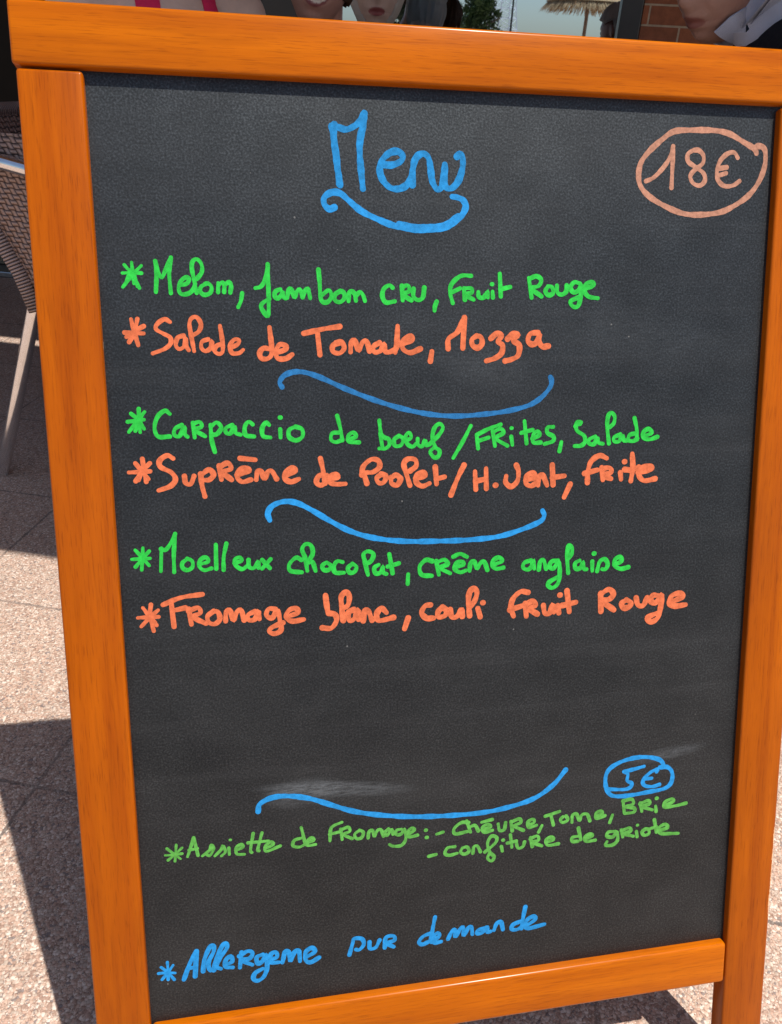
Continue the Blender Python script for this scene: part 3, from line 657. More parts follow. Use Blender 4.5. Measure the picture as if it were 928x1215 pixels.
  (4.8, '167.7,-417.7 173.1,-419.3 174.4,-424.6 169.8,-431.0 162.1,-430.3'),
  (4.9, '180.1,-425.0 179.0,-411.8 179.0,-403.8 182.7,-400.3 185.8,-403.9 184.5,-411.7 179.7,-414.5'),
  (4.9, '189.5,-416.0 184.7,-418.4 185.6,-425.4 190.1,-423.6 192.5,-416.2 193.4,-424.9'),
  (4.9, '197.4,-426.6 198.8,-417.9 201.9,-417.7 205.1,-426.7'),
  (5.0, '205.7,-426.1 209.2,-424.3'),
  (5.0, '217.8,-420.6 213.5,-416.5 209.3,-421.1 211.2,-427.2 223.9,-425.3'),
  (5.0, '236.9,-426.6 233.6,-436.2'),
  (5.1, '256.9,-416.2 252.0,-416.9 248.9,-422.7 253.1,-427.9 259.4,-428.3'),
  (5.1, '266.4,-420.0 263.7,-422.6 263.6,-427.5 269.4,-426.9 271.5,-422.5 267.5,-419.0'),
  (5.1, '274.5,-421.6 276.0,-428.4 280.7,-428.1 284.6,-422.3 285.4,-428.4'),
  (5.2, '292.1,-428.4 291.0,-414.8 292.2,-406.7 296.3,-403.7 298.7,-407.7 296.6,-415.1 292.3,-419.8'),
  (5.2, '299.6,-422.2 301.8,-430.1'),
  (5.2, '303.9,-417.3 304.1,-417.8'),
  (5.1, '345.9,-410.5 338.9,-409.4 332.1,-415.2 330.1,-423.4 332.7,-431.6'),
  (5.1, '329.1,-425.5 341.3,-422.3'),
  (5.1, '343.4,-420.5 344.6,-432.4'),
  (5.1, '343.0,-421.6 350.3,-418.9 353.2,-422.8 347.3,-425.6 354.8,-431.0'),
  (5.2, '360.5,-423.3 361.9,-430.4 366.6,-430.7 369.3,-423.3 370.5,-430.3'),
  (5.2, '374.2,-424.2 375.3,-431.3'),
  (5.2, '375.7,-414.8 376.0,-415.3'),
  (5.2, '382.5,-411.2 385.2,-430.9'),
  (5.2, '378.1,-424.7 391.3,-422.4'),
  (5.3, '414.9,-415.6 415.7,-432.5'),
  (5.3, '414.5,-416.6 422.7,-412.4 427.3,-417.0 423.5,-421.6 416.4,-422.7 428.3,-432.0'),
  (5.4, '440.2,-423.6 435.6,-426.1 437.5,-430.5 442.4,-430.4 445.0,-426.7 440.1,-423.1'),
  (5.4, '449.7,-422.0 451.8,-428.8 457.0,-429.6 460.7,-422.7'),
  (5.4, '472.1,-421.3 466.2,-420.9 464.2,-425.7 469.5,-427.8 475.0,-420.4 474.3,-432.9 472.2,-442.1 465.8,-446.0 461.6,-441.8 466.6,-439.5 472.2,-437.8'),
  (5.5, '483.1,-428.3 495.2,-424.5 493.6,-420.5 485.5,-422.1 482.9,-429.1 489.0,-432.3 499.5,-431.7'),
 ]),
 ('swash', 'lower blue divider curl', 'blue', [
  (5.0, '101.6,-593.3 103.4,-586.3 113.7,-581.6 127.9,-581.5 146.9,-586.1 166.0,-594.5 185.3,-602.7 208.3,-609.0 238.4,-614.3 272.4,-617.3 307.0,-618.1 335.1,-614.8 356.3,-609.2 373.9,-598.0 385.8,-584.3'),
 ]),
 ('price_mark', 'blue handwritten price 5€ in an oval', 'blue', [
  (4.0, '478.4,-596.0 479.2,-593.4 471.7,-596.2 465.9,-601.7 464.5,-605.8 467.5,-609.5 474.9,-610.9 481.9,-609.6'),
  (3.9, '465.3,-602.2 473.6,-602.2'),
  (3.9, '465.1,-589.1 453.3,-591.2 444.6,-592.3'),
  (3.9, '444.6,-592.3 448.7,-595.2 448.4,-601.9 453.0,-605.1 452.0,-609.0 445.7,-610.7 430.2,-608.8'),
  (4.5, '481.5,-591.5 485.1,-590.4 483.7,-586.8 479.7,-583.4 469.8,-580.3 457.6,-579.3 443.3,-581.4 431.5,-586.7 426.6,-593.8 426.4,-603.4 429.1,-611.2 433.8,-615.8 443.5,-617.4 455.6,-617.3 471.4,-616.0 486.1,-614.6 493.0,-610.7 495.2,-603.6 493.6,-596.4 488.7,-592.2 483.1,-592.0'),
 ]),
 ('handwritten_line', 'small green handwritten line for a plate of cheese', 'green_dull', [
  (2.7, '30.8,-616.1 29.9,-623.7 29.0,-631.3'),
  (2.7, '22.9,-618.7 29.1,-625.0 33.7,-629.7'),
  (2.7, '35.5,-619.5 29.1,-625.0 23.2,-629.7'),
  (2.7, '21.1,-624.8 27.9,-625.1 35.2,-624.9'),
  (3.2, '45.7,-611.1 42.8,-619.8 39.7,-628.5'),
  (3.2, '45.7,-611.1 48.5,-628.3'),
  (3.2, '41.2,-622.4 48.6,-621.7'),
  (3.2, '52.2,-629.3 58.6,-624.6 60.3,-619.8 62.1,-623.7 58.6,-629.6 55.9,-628.7'),
  (3.2, '62.8,-630.7 68.5,-625.3 70.1,-621.9 71.9,-627.7 68.4,-631.4'),
  (3.3, '75.0,-624.5 75.2,-630.9'),
  (3.2, '76.3,-617.1 76.6,-617.5'),
  (3.3, '80.9,-627.7 87.0,-625.4 86.1,-622.5 81.5,-625.0 81.7,-631.2 88.2,-632.3'),
  (3.3, '96.5,-613.3 93.6,-628.5 94.5,-631.4'),
  (3.3, '104.1,-613.6 100.0,-628.5 100.9,-630.8'),
  (3.3, '91.6,-621.8 109.6,-622.1'),
  (3.3, '106.0,-629.5 113.5,-626.0 111.3,-623.5 106.6,-626.8 107.2,-631.9 119.5,-628.2'),
  (3.4, '138.5,-612.8 140.7,-623.8 141.8,-629.6'),
  (3.4, '139.5,-622.8 132.2,-624.4 130.8,-629.6 136.4,-631.4 141.3,-629.5'),
  (3.4, '143.2,-628.6 149.4,-626.3 147.2,-623.7 143.2,-627.2 143.6,-630.9 150.9,-630.7'),
  (3.4, '174.8,-612.1 167.4,-614.6 164.5,-618.2 163.7,-628.9'),
  (3.4, '163.3,-622.6 173.3,-621.0'),
  (3.4, '173.6,-618.5 174.7,-628.9'),
  (3.4, '173.6,-619.4 180.2,-617.6 181.7,-621.8 175.8,-623.9 183.6,-629.1'),
  (3.5, '190.4,-622.0 186.1,-625.1 187.6,-629.6 192.1,-629.3 194.0,-624.4 190.4,-621.4'),
  (3.5, '198.2,-630.4 199.1,-624.5 202.3,-623.4 204.0,-629.6 206.8,-624.0 210.2,-623.8 212.3,-630.4'),
  (3.5, '216.9,-623.8 213.4,-627.1 215.8,-630.0 219.9,-624.1 221.1,-629.5'),
  (3.5, '229.0,-625.3 224.1,-626.1 224.1,-630.1 228.7,-630.1 231.7,-625.6 232.9,-635.3 228.8,-641.4 221.3,-641.3 217.5,-639.1'),
  (3.5, '235.1,-631.5 240.9,-627.6 238.4,-625.5 234.9,-628.6 235.7,-633.9 243.8,-633.1'),
  (3.7, '251.4,-629.2 251.7,-629.6'),
  (3.7, '252.2,-636.5 252.5,-636.9'),
  (3.7, '261.8,-634.4 267.8,-633.0'),
  (3.8, '292.0,-626.4 284.8,-625.8 278.3,-631.0 279.7,-636.3 292.0,-635.1'),
  (3.7, '290.2,-624.7 294.0,-636.3'),
  (3.8, '293.1,-631.0 298.3,-630.1 301.5,-636.0'),
  (3.8, '305.2,-635.2 313.3,-633.2 310.7,-630.4 305.5,-632.5 307.0,-637.9 315.1,-637.0'),
  (3.8, '304.6,-627.6 314.7,-626.1'),
  (3.8, '320.6,-631.3 322.1,-637.9 326.5,-637.5 327.8,-630.7'),
  (3.8, '332.8,-629.8 334.4,-640.0'),
  (3.8, '332.8,-631.0 341.0,-628.6 342.5,-632.7 335.8,-635.0 345.3,-640.7'),
  (3.9, '350.5,-636.2 355.8,-633.7 354.5,-630.5 349.8,-632.7 350.8,-638.3 358.2,-637.1'),
  (3.9, '363.6,-638.0 360.4,-644.4'),
  (3.9, '366.6,-628.9 380.8,-625.7'),
  (3.9, '372.3,-628.7 374.9,-638.8'),
  (3.9, '384.3,-631.6 381.7,-634.4 384.4,-637.5 389.2,-635.3 387.3,-631.0'),
  (4.0, '393.5,-638.3 393.9,-631.2 397.8,-630.4 401.0,-637.3 403.2,-632.0 408.4,-631.7 411.6,-638.9'),
  (4.0, '417.6,-635.6 423.9,-632.6 422.0,-629.9 417.5,-632.1 418.3,-637.2 426.7,-635.4'),
  (4.0, '434.4,-635.7 431.9,-643.2'),
  (4.0, '444.6,-621.7 446.7,-635.0'),
  (4.0, '444.6,-622.3 453.5,-621.5 455.3,-626.6 448.0,-628.6 456.7,-631.1 456.3,-635.2 447.0,-635.6'),
  (4.1, '462.7,-626.5 464.7,-635.5'),
  (4.1, '462.1,-627.4 470.7,-624.7 472.4,-628.3 465.1,-630.6 475.6,-635.2'),
  (4.1, '478.8,-631.5 479.7,-637.3'),
  (4.1, '479.4,-623.5 479.7,-623.8'),
  (4.1, '488.6,-632.3 497.5,-628.7 495.2,-625.9 488.4,-628.6 488.7,-633.6 499.7,-633.6 510.7,-632.1'),
 ]),
 ('handwritten_line', 'small green handwritten line for cherry jam', 'green_dull', [
  (3.7, '254.4,-655.8 261.2,-654.8'),
  (3.7, '279.2,-649.2 272.3,-649.6 269.7,-654.7 273.7,-657.3 281.5,-656.2'),
  (3.8, '286.3,-651.4 284.6,-655.4 288.4,-658.0 292.7,-655.5 290.6,-651.0 286.3,-651.4'),
  (3.8, '296.4,-658.1 297.3,-651.8 300.7,-651.4 303.7,-657.5'),
  (3.8, '308.0,-658.4 317.9,-650.5 319.3,-645.1 314.3,-643.0 310.6,-649.6 312.7,-659.0 317.1,-664.2 314.5,-668.4 310.7,-664.9 312.4,-660.5'),
  (3.8, '324.0,-654.6 325.0,-659.6'),
  (3.8, '325.4,-648.4 325.7,-648.7'),
  (3.8, '332.7,-643.8 334.3,-656.8'),
  (3.8, '329.9,-652.0 338.7,-650.9'),
  (3.9, '338.7,-653.4 340.5,-658.6 345.2,-657.3 346.7,-652.9'),
  (3.9, '352.5,-649.0 354.5,-658.5'),
  (3.9, '352.2,-650.5 359.0,-648.2 360.6,-652.8 355.0,-654.5 364.0,-659.1'),
  (3.9, '368.4,-656.2 375.5,-654.0 373.4,-651.3 368.1,-653.4 370.0,-659.2 380.5,-659.0'),
  (4.0, '400.3,-645.3 403.1,-657.7'),
  (4.0, '401.5,-653.5 394.5,-654.2 394.6,-658.2 400.1,-658.9'),
  (4.0, '407.7,-658.0 414.9,-654.8 412.1,-652.9 407.3,-655.1 408.3,-660.0 417.8,-659.9'),
  (4.1, '438.1,-653.3 431.1,-653.1 429.7,-657.3 435.9,-658.7 439.7,-653.5 440.7,-662.8 435.6,-667.2 428.5,-666.6 429.9,-663.0'),
  (4.1, '444.3,-652.5 446.1,-660.0'),
  (4.1, '444.3,-653.5 452.3,-651.3 454.3,-655.0 447.6,-656.7 457.0,-660.7'),
  (4.1, '460.0,-656.0 461.1,-661.8'),
  (4.1, '460.6,-649.5 460.9,-649.8'),
  (4.1, '469.3,-654.6 465.9,-657.0 468.3,-661.1 473.3,-659.8 472.4,-655.3 469.3,-654.6'),
  (4.1, '478.3,-645.9 481.1,-659.5'),
  (4.1, '474.0,-654.9 480.8,-653.5'),
  (4.2, '483.5,-657.9 492.6,-655.9 489.6,-652.0 483.4,-655.1 485.9,-661.1 504.4,-663.4'),
 ]),
 ('handwritten_line', 'blue handwritten word for allergens with an asterisk', 'blue', [
  (2.8, '17.0,-727.6 17.1,-735.7 16.8,-745.0'),
  (2.8, '11.5,-731.9 17.0,-737.8 22.0,-745.8'),
  (2.8, '21.7,-731.4 17.0,-737.8 11.6,-744.1'),
  (2.8, '9.0,-737.6 17.0,-738.0 23.1,-739.4'),
  (4.2, '42.4,-720.6 36.5,-731.1 30.2,-747.2'),
  (4.2, '42.5,-720.6 40.1,-745.5'),
  (4.2, '35.3,-736.4 40.6,-736.4'),
  (4.2, '47.2,-741.6 48.6,-730.9 53.8,-719.1 57.5,-717.5 57.2,-723.5 52.5,-732.6 52.3,-738.5 54.0,-742.2'),
  (4.2, '56.5,-742.0 59.3,-730.4 65.2,-718.7 68.7,-717.0 68.7,-722.0 62.2,-730.8 58.9,-738.6 62.8,-741.5'),
  (4.2, '66.6,-738.1 72.9,-735.8 72.1,-730.7 67.8,-733.0 66.5,-739.9 73.2,-741.8'),
  (4.3, '79.5,-743.0 81.5,-727.7'),
  (4.3, '79.4,-731.4 86.9,-727.5 91.2,-730.1 88.5,-735.0 81.7,-736.1 90.6,-741.9'),
  (4.3, '100.3,-732.9 94.7,-734.9 95.5,-741.2 99.8,-739.6 103.2,-733.3 103.6,-746.2 100.4,-755.3 94.6,-758.8 91.0,-756.0 92.9,-750.5 99.7,-747.2'),
  (4.3, '105.9,-739.1 112.6,-737.7 112.0,-732.5 107.4,-734.0 107.1,-741.9 114.5,-743.1'),
  (4.4, '117.5,-744.0 120.2,-733.8 123.7,-734.3 124.6,-743.6 128.6,-735.1 132.6,-734.6 133.4,-745.0'),
  (4.4, '138.3,-741.9 147.2,-737.5 144.5,-733.1 138.9,-736.5 138.6,-744.7 143.1,-747.6 150.8,-743.9'),
 ]),
 ('handwritten_line', 'blue handwritten words for on request', 'blue', [
  (4.0, '178.8,-745.7 182.1,-734.0 183.5,-729.8 190.5,-730.9 192.4,-736.8 188.3,-741.8 184.4,-740.9'),
  (4.0, '197.7,-735.4 198.2,-742.1 203.6,-741.7 207.2,-734.7'),
  (4.1, '212.0,-743.5 213.3,-733.1 220.4,-732.5 221.2,-737.0 214.5,-739.5 220.5,-743.8'),
  (4.1, '260.1,-718.8 257.8,-730.8 255.7,-743.5'),
  (4.1, '256.7,-734.8 248.9,-737.1 244.6,-742.3 247.8,-745.5 254.4,-743.3'),
  (4.1, '256.6,-744.2 264.2,-739.1 262.4,-735.6 258.2,-739.7 259.4,-745.3 265.8,-745.3'),
  (4.2, '272.6,-743.6 276.3,-736.2 279.3,-734.7 279.8,-742.2 284.1,-735.2 287.4,-733.4 287.8,-742.2 292.2,-735.1 295.4,-734.6 296.4,-742.2'),
  (4.2, '308.5,-737.6 302.0,-738.8 300.8,-742.2 305.9,-741.9 310.6,-736.6 311.1,-742.0 314.8,-741.8'),
  (4.3, '317.6,-741.2 320.4,-734.3 324.6,-733.7 326.6,-741.8'),
  (4.3, '348.7,-720.9 346.3,-733.9 345.2,-743.3'),
  (4.3, '344.9,-735.4 337.1,-737.8 335.0,-742.3 340.3,-743.8 345.9,-741.4'),
  (4.3, '348.5,-741.8 358.9,-735.7 356.7,-732.1 350.1,-735.9 350.2,-744.0 368.4,-742.2'),
 ]),
]
def ribbon(bm, pts, w, z0, rnd, wide=1.05):
    P = catmull([(x / 1000, y / 1000, 0) for x, y in pts], 7)
    Q = [P[0]]
    for p in P[1:]:
        if (p - Q[-1]).length > 0.0006: Q.append(p)
    if len(Q) < 2: Q.append(Q[0] + Vector((0.0006, 0, 0)))
    n = len(Q); hw = w / 2000 * wide; ph = rnd.random() * 6
    left, right, mid = [], [], []; cl_ = bm.verts.layers.float_color['core']
    L = 0
    for i, p in enumerate(Q):
        t = (Q[min(i + 1, n - 1)] - Q[max(i - 1, 0)]).normalized(); nn = Vector((-t.y, t.x, 0))
        if i: L += (p - Q[i - 1]).length
        k = hw * (1 + 0.12 * math.sin(L * 260 + ph) + 0.05 * math.sin(L * 910 + ph * 2))
        z = z0 + L * 0.0003
        left.append(bm.verts.new(p + nn * k + Vector((0, 0, z)))); right.append(bm.verts.new(p - nn * k + Vector((0, 0, z))))
        mid.append(bm.verts.new(p + Vector((0, 0, z)))); mid[-1][cl_] = (1, 1, 1, 1)
        if i == 0: t0, n0, k0 = t, nn, k
        tN, nN, kN, zN = t, nn, k, z
    for i in range(n - 1):
        bm.faces.new((left[i], mid[i], mid[i + 1], left[i + 1])); bm.faces.new((mid[i], right[i], right[i + 1], mid[i + 1]))
    def cap(a, c, b, ctr, t, nn, k, z, sgn):
        prev = a
        for j in range(1, 7):
            an = math.pi * j / 7
            v = bm.verts.new(ctr + nn * (k * math.cos(an)) + t * (sgn * k * math.sin(an)) + Vector((0, 0, z)))
            bm.faces.new((prev, v, c) if sgn > 0 else (c, v, prev)); prev = v
        bm.faces.new((prev, b, c) if sgn > 0 else (c, b, prev))
    cap(left[0], mid[0], right[0], Q[0], t0, n0, k0, z0, -1)
    cap(left[-1], mid[-1], right[-1], Q[-1], tN, nN, kN, zN, 1)
rnd = random.Random(3)
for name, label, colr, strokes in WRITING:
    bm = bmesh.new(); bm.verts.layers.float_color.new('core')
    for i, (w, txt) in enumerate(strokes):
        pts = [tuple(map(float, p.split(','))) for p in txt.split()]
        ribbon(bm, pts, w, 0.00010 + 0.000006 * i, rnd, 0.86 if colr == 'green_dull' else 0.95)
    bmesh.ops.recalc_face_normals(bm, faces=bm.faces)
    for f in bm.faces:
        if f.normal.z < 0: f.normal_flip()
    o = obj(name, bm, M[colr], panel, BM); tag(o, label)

# ====PART2 ------------------------------------------------------------- the cafe front
def brick_mat():
    m, nt, b = new_mat('orange_brick')
    v = obj_coord(nt); s = sep(nt, v)
    cb = nt.nodes.new('ShaderNodeCombineXYZ'); lk(nt, math_n(nt, 'ADD', s[0], -0.105), cb.inputs[0]); lk(nt, math_n(nt, 'ADD', s[2], 0.0128), cb.inputs[1])
    br = nd(nt, 'ShaderNodeTexBrick'); br.inputs['Scale'].default_value = 1.0; br.inputs['Mortar Size'].default_value = 0.0036
    br.inputs['Brick Width'].default_value = 0.215; br.inputs['Row Height'].default_value = 0.0605; br.inputs['Mortar Smooth'].default_value = 0.25
    br.inputs['Color1'].default_value = (0.34, 0.115, 0.05, 1); br.inputs['Color2'].default_value = (0.24, 0.085, 0.042, 1); br.inputs['Mortar'].default_value = (0.46, 0.36, 0.25, 1)
    lk(nt, cb.outputs[0], br.inputs['Vector'])
    f = noise(nt, v, 38, 5, 0.65)
    c = mixc(nt, 0.8, br.outputs['Color'], ramp(nt, f, [(0.3, (0.66, 0.66, 0.66)), (0.7, (1.15, 1.12, 1.1))]), 'MULTIPLY')
    lk(nt, c, b.inputs['Base Color']); b.inputs['Roughness'].default_value = 0.85
    h = math_n(nt, 'ADD', math_n(nt, 'SUBTRACT', 1.0, br.outputs['Fac']), math_n(nt, 'MULTIPLY', f, 0.3))
    bump(nt, b, h, 0.7, 0.006); return m
def glass_mat():
    m, nt, b = new_mat('coated_window_glass')
    b.inputs['Base Color'].default_value = (0.62, 0.74, 0.86, 1); b.inputs['Metallic'].default_value = 1.0; b.inputs['Roughness'].default_value = 0.012
    f = noise(nt, obj_coord(nt), 1.3, 2); bump(nt, b, f, 0.004, 0.001); return m
M['brick'] = brick_mat(); M['glass'] = glass_mat()
M['plaster'] = plain('cream_render', (0.42, 0.36, 0.28), 0.9, 0, 0.08, 12)
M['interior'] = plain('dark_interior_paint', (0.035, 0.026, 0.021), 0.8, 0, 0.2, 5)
M['sill'] = plain('weathered_threshold', (0.14, 0.11, 0.075), 0.4, 0.3, 0.25, 18)
M['oak'] = plain('brown_timber', (0.16, 0.085, 0.04), 0.6, 0, 0.25, 14)
def fbox(u0, u1, n0, n1, z0, z1, bev=0.0): return box_bm((u0, -n1, z0), (u1, -n0, z1), bev)
cafe = thing('cafe_building', 'brick cafe front with a dark doorway and a mirror-like window behind the terrace', 'building', FMr @ Matrix.Translation((1.2, 0, 0)))
def fpart(name, bm, mat, parent=cafe, **k): return obj(name, bm, mat, parent, FMr, **k)
fpart('wall', fbox(2.556, 6.5, -0.30, 0.0, 0, 3.3), M['brick'])
fpart('wall', fbox(-5.0, -1.30, -0.30, 0.0, 0, 3.3), M['brick'])
fpart('wall', fbox(1.19, 2.555, -0.30, -0.002, 0, 0.40), M['brick'])
fpart('lintel', fbox(-1.299, 2.555, -0.30, -0.003, 2.32, 3.3), M['plaster'])
fpart('roof', fbox(-5.2, 6.7, -4.3, 0.22, 3.302, 3.45), M['plaster'])
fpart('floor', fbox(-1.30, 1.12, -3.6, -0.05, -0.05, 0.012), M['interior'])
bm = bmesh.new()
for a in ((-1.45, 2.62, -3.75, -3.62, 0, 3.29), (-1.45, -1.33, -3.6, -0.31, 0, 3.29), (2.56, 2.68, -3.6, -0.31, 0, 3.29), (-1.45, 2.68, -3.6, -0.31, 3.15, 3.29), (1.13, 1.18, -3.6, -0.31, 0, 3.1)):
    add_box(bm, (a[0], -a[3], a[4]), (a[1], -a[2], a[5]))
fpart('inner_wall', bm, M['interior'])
fpart('threshold', fbox(-1.298, 1.118, -0.28, 0.045, 0.0, 0.028, 0.006), M['steel'])
dr = fpart('door_frame', fbox(1.12, 1.188, -0.14, 0.004, 0, 2.318), M['dark_metal'])
fpart('door_frame', fbox(-1.298, -1.23, -0.14, 0.004, 0.03, 2.318), M['dark_metal'])
# a fixed lower door leaf: kick board and dark glass above it
dl = fpart('door', fbox(-1.228, 0.46, -0.12, -0.07, 0.032, 0.150), M['sill'])
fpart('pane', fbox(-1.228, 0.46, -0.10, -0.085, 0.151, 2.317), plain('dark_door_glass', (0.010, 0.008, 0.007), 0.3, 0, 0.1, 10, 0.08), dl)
win = fpart('window', fbox(2.482, 2.5535, -0.16, 0.012, 0.402, 2.317, 0.004), M['dark_metal'])
fpart('frame', fbox(1.192, 1.452, -0.16, 0.012, 0.402, 2.317, 0.004), M['dark_metal'], win)
fpart('frame', fbox(1.454, 2.480, -0.16, 0.012, 0.402, 0.462, 0.004), M['dark_metal'], win)
fpart('frame', fbox(1.454, 2.480, -0.16, 0.012, 2.255, 2.317, 0.004), M['dark_metal'], win)
fpart('pane', fbox(1.452, 2.483, -0.07, -0.055, 0.460, 2.257), M['glass'], win)
fpart('sill', fbox(1.20, 2.55, 0.013, 0.10, 0.375, 0.40, 0.004), M['plaster'], win)

# timber terrace roof that shades the tables, with one open slit between its two decks
perg = thing('terrace_roof', 'brown timber terrace roof on posts shading the tables before the cafe', 'terrace roof', FMr @ Matrix.Translation((1.5, -1.3, 0)))
RZ = 2.35
fpart('roof_panel', fbox(-3.4, 6.6, 1.302, 2.510, RZ, RZ + 0.04), M['oak'], perg)
fpart('roof_panel', fbox(-3.4, 6.6, 0.03, 1.246, RZ, RZ + 0.04), M['oak'], perg)
for u in (-3.2, -1.0, 4.4, 6.4):
    fpart('beam', fbox(u - 0.04, u + 0.04, 0.02, 2.46, RZ - 0.122, RZ - 0.002, 0.004), M['oak'], perg)
for u in (-3.2, 6.4):
    fpart('post', fbox(u - 0.05, u + 0.05, 2.30, 2.40, 0, RZ - 0.124, 0.005), M['oak'], perg)

# ------------------------------------------------------------------ wicker terrace chairs
M['weave'] = weave_mat('woven_wicker', (0.16, 0.10, 0.08), (0.38, 0.255, 0.205), 84, 84)
M['wrap'] = ring_mat('wrapped_cane', (0.20, 0.14, 0.125), (0.44, 0.33, 0.29), 150)
def uv_sheet(rows):
    """rows: list of lists of points -> two-sided shell with uv in decimetres-like units"""
    bm = bmesh.new(); uvl = bm.loops.layers.uv.new('UVMap')
    vs = [[bm.verts.new(p) for p in r] for r in rows]
    lu = [0]; lv = [0]
    for i in range(1, len(rows[0])): lu.append(lu[-1] + (Vector(rows[0][i]) - Vector(rows[0][i - 1])).length)
    for j in range(1, len(rows)): lv.append(lv[-1] + (Vector(rows[j][0]) - Vector(rows[j - 1][0])).length)
    for j in range(len(rows) - 1):
        for i in range(len(rows[0]) - 1):
            f = bm.faces.new((vs[j][i], vs[j][i + 1], vs[j + 1][i + 1], vs[j + 1][i])); f.smooth = True
            for l, (a, c) in zip(f.loops, ((i, j), (i + 1, j), (i + 1, j + 1), (i, j + 1))): l[uvl].uv = (lu[a], lv[c])
    bmesh.ops.recalc_face_normals(bm, faces=bm.faces)
    geo = bmesh.ops.solidify(bm, geom=bm.faces[:], thickness=0.012)
    return bm
def uv_tube(pts, r, seg=14):
    bm = bmesh.new(); uvl = bm.loops.layers.uv.new('UVMap'); add_tube(bm, pts, r, seg)
    bm.verts.ensure_lookup_table(); L = [0]
    P = [Vector(p) for p in pts]
    for a, c in zip(P, P[1:]): L.append(L[-1] + (c - a).length)
    bm.verts.index_update()
    for f in bm.faces:
        f.smooth = True
        for l in f.loops: l[uvl].uv = (0, L[min(l.vert.index // seg, len(L) - 1)])
    return bm
def make_chair(mw, label, group):
    """local frame: x forward, y to the sitter's left, origin on the floor under the seat"""
    c = thing('terrace_chair', label, 'chair', mw, group)
    P = lambda n, bm, m, **k: obj(n, bm, m, c, mw, **k)
    sw = 0.235
    # seat: slightly dished woven sheet
    rows = [[(x, y, 0.455 - 0.02 * math.cos(y / sw * 1.4) - 0.012 * (0.23 - x)) for y in [sw * (k / 8 - 1) for k in range(17)]] for x in [0.23 - 0.40 * j / 10 for j in range(11)]]
    P('seat', uv_sheet(rows), M['weave'])
    bk = lambda z: -0.176 - 0.50 * max(0, z - 0.46)          # the reclining back post line
    rows = [[(bk(z) - 0.035 * math.cos(y / sw * 1.5), y, z) for y in [sw * (k / 10 - 1) for k in range(21)]] for z in [0.47 + 0.305 * j / 12 for j in range(13)]]
    P('backrest', uv_sheet(rows), M['weave'])
    for sg in (1, -1):
        rows = []
        for j in range(9):
            z = 0.455 + (0.315 * j / 8)
            x0 = bk(z); x1 = 0.225 - 0.55 * max(0, (z - 0.62)) 
            rows.append([(x0 + (x1 - x0) * k / 10, sg * (sw + 0.012 + 0.02 * math.sin(math.pi * k / 10)), z) for k in range(11)])
        P('side_panel', uv_sheet(rows), M['weave'])
        pts = [(bk(0.43) + 0.004, sg * (sw + 0.012), 0.42)] + [(bk(z), sg * (sw + 0.012), z) for z in (0.5, 0.58, 0.66, 0.74, 0.78)]
        P('back_post', uv_tube(pts, 0.017), M['wrap'])
        arm = catmull([(-0.37, sg * (sw + 0.040), 0.745), (-0.25, sg * (sw + 0.045), 0.733), (0.0, sg * (sw + 0.045), 0.690), (0.18, sg * (sw + 0.042), 0.668), (0.255, sg * (sw + 0.03), 0.62), (0.262, sg * (sw + 0.02), 0.50)], 6)
        P('armrest', tube_bm(arm, 0.0152, 14), M['metal'], smooth=True)
        fl = catmull([(0.262, sg * (sw + 0.02), 0.50), (0.255, sg * (sw + 0.018), 0.30), (0.27, sg * (sw + 0.02), 0.0)], 5)
        P('leg', tube_bm(fl, 0.0152, 14), M['metal'], smooth=True)
        rl_ = catmull([(-0.173, sg * (sw - 0.001), 0.452), (-0.214, sg * (sw + 0.003), 0.34), (-0.338, sg * (sw + 0.012), 0.002)], 5)
        P('leg', tube_bm(rl_, 0.0152, 14), M['metal'], smooth=True)
    rim = [(x, sg * sw, 0.438) for x, sg in ((-0.165, -1), (0.23, -1), (0.23, 1), (-0.165, 1), (-0.165, -1))]
    P('seat_frame', uv_tube(rim, 0.014), M['wrap'])
    top = [(bk(0.78) - 0.035 * math.cos(k / 10 * 1.5), sw * k / 10, 0.785) for k in range(-10, 11)]
    P('top_rim', uv_tube(top, 0.017), M['wrap'])
    return c
def facing(x, y, deg): return Matrix.Translation((x, y, 0)) @ Matrix.Rotation(rad(deg), 4, 'Z')
CG = 'wicker chairs around the terrace table'
chair = make_chair(facing(-0.078, 1.31, -20), 'wicker chair with bright metal armrest and legs at the left behind the menu board', CG)
def copy_thing(root, mw, label):
    r = root.copy(); COL.objects.link(r); r.matrix_world = mw; r['label'] = label; MW[r.name] = mw
    for ch in root.children:
        k = ch.copy(); COL.objects.link(k); k.parent = r; MW[k.name] = mw
    return r
copy_thing(chair, facing(0.34, 1.77, -92), 'wicker chair under the laughing person in the dark red top')
copy_thing(chair, facing(0.575, 2.30, -92), 'wicker chair against the window under the grey-haired person')
copy_thing(chair, facing(1.38, 0.965, 172), 'wicker chair under the person in the dark suit jacket')
tb = thing('terrace_table', 'round grey bistro table standing among the wicker chairs behind the menu board', 'table', Matrix.Translation((0.56, 1.12, 0)))
TM = Matrix.Translation((0.56, 1.12, 0))
bm = bmesh.new(); bmesh.ops.create_cone(bm, segments=48, radius1=0.30, radius2=0.30, depth=0.022, cap_ends=True, matrix=Matrix.Translation((0, 0, 0.725)))
obj('tabletop', bm, plain('grey_table_laminate', (0.22, 0.21, 0.20), 0.4), tb, TM)
obj('leg', tube_bm([(0, 0, 0.03), (0, 0, 0.712)], 0.03, 16), M['metal'], tb, TM, smooth=True)
bm = bmesh.new(); bmesh.ops.create_cone(bm, segments=40, radius1=0.21, radius2=0.19, depth=0.028, cap_ends=True, matrix=Matrix.Translation((0, 0, 0.014)))
obj('base', bm, M['dark_metal'], tb, TM)

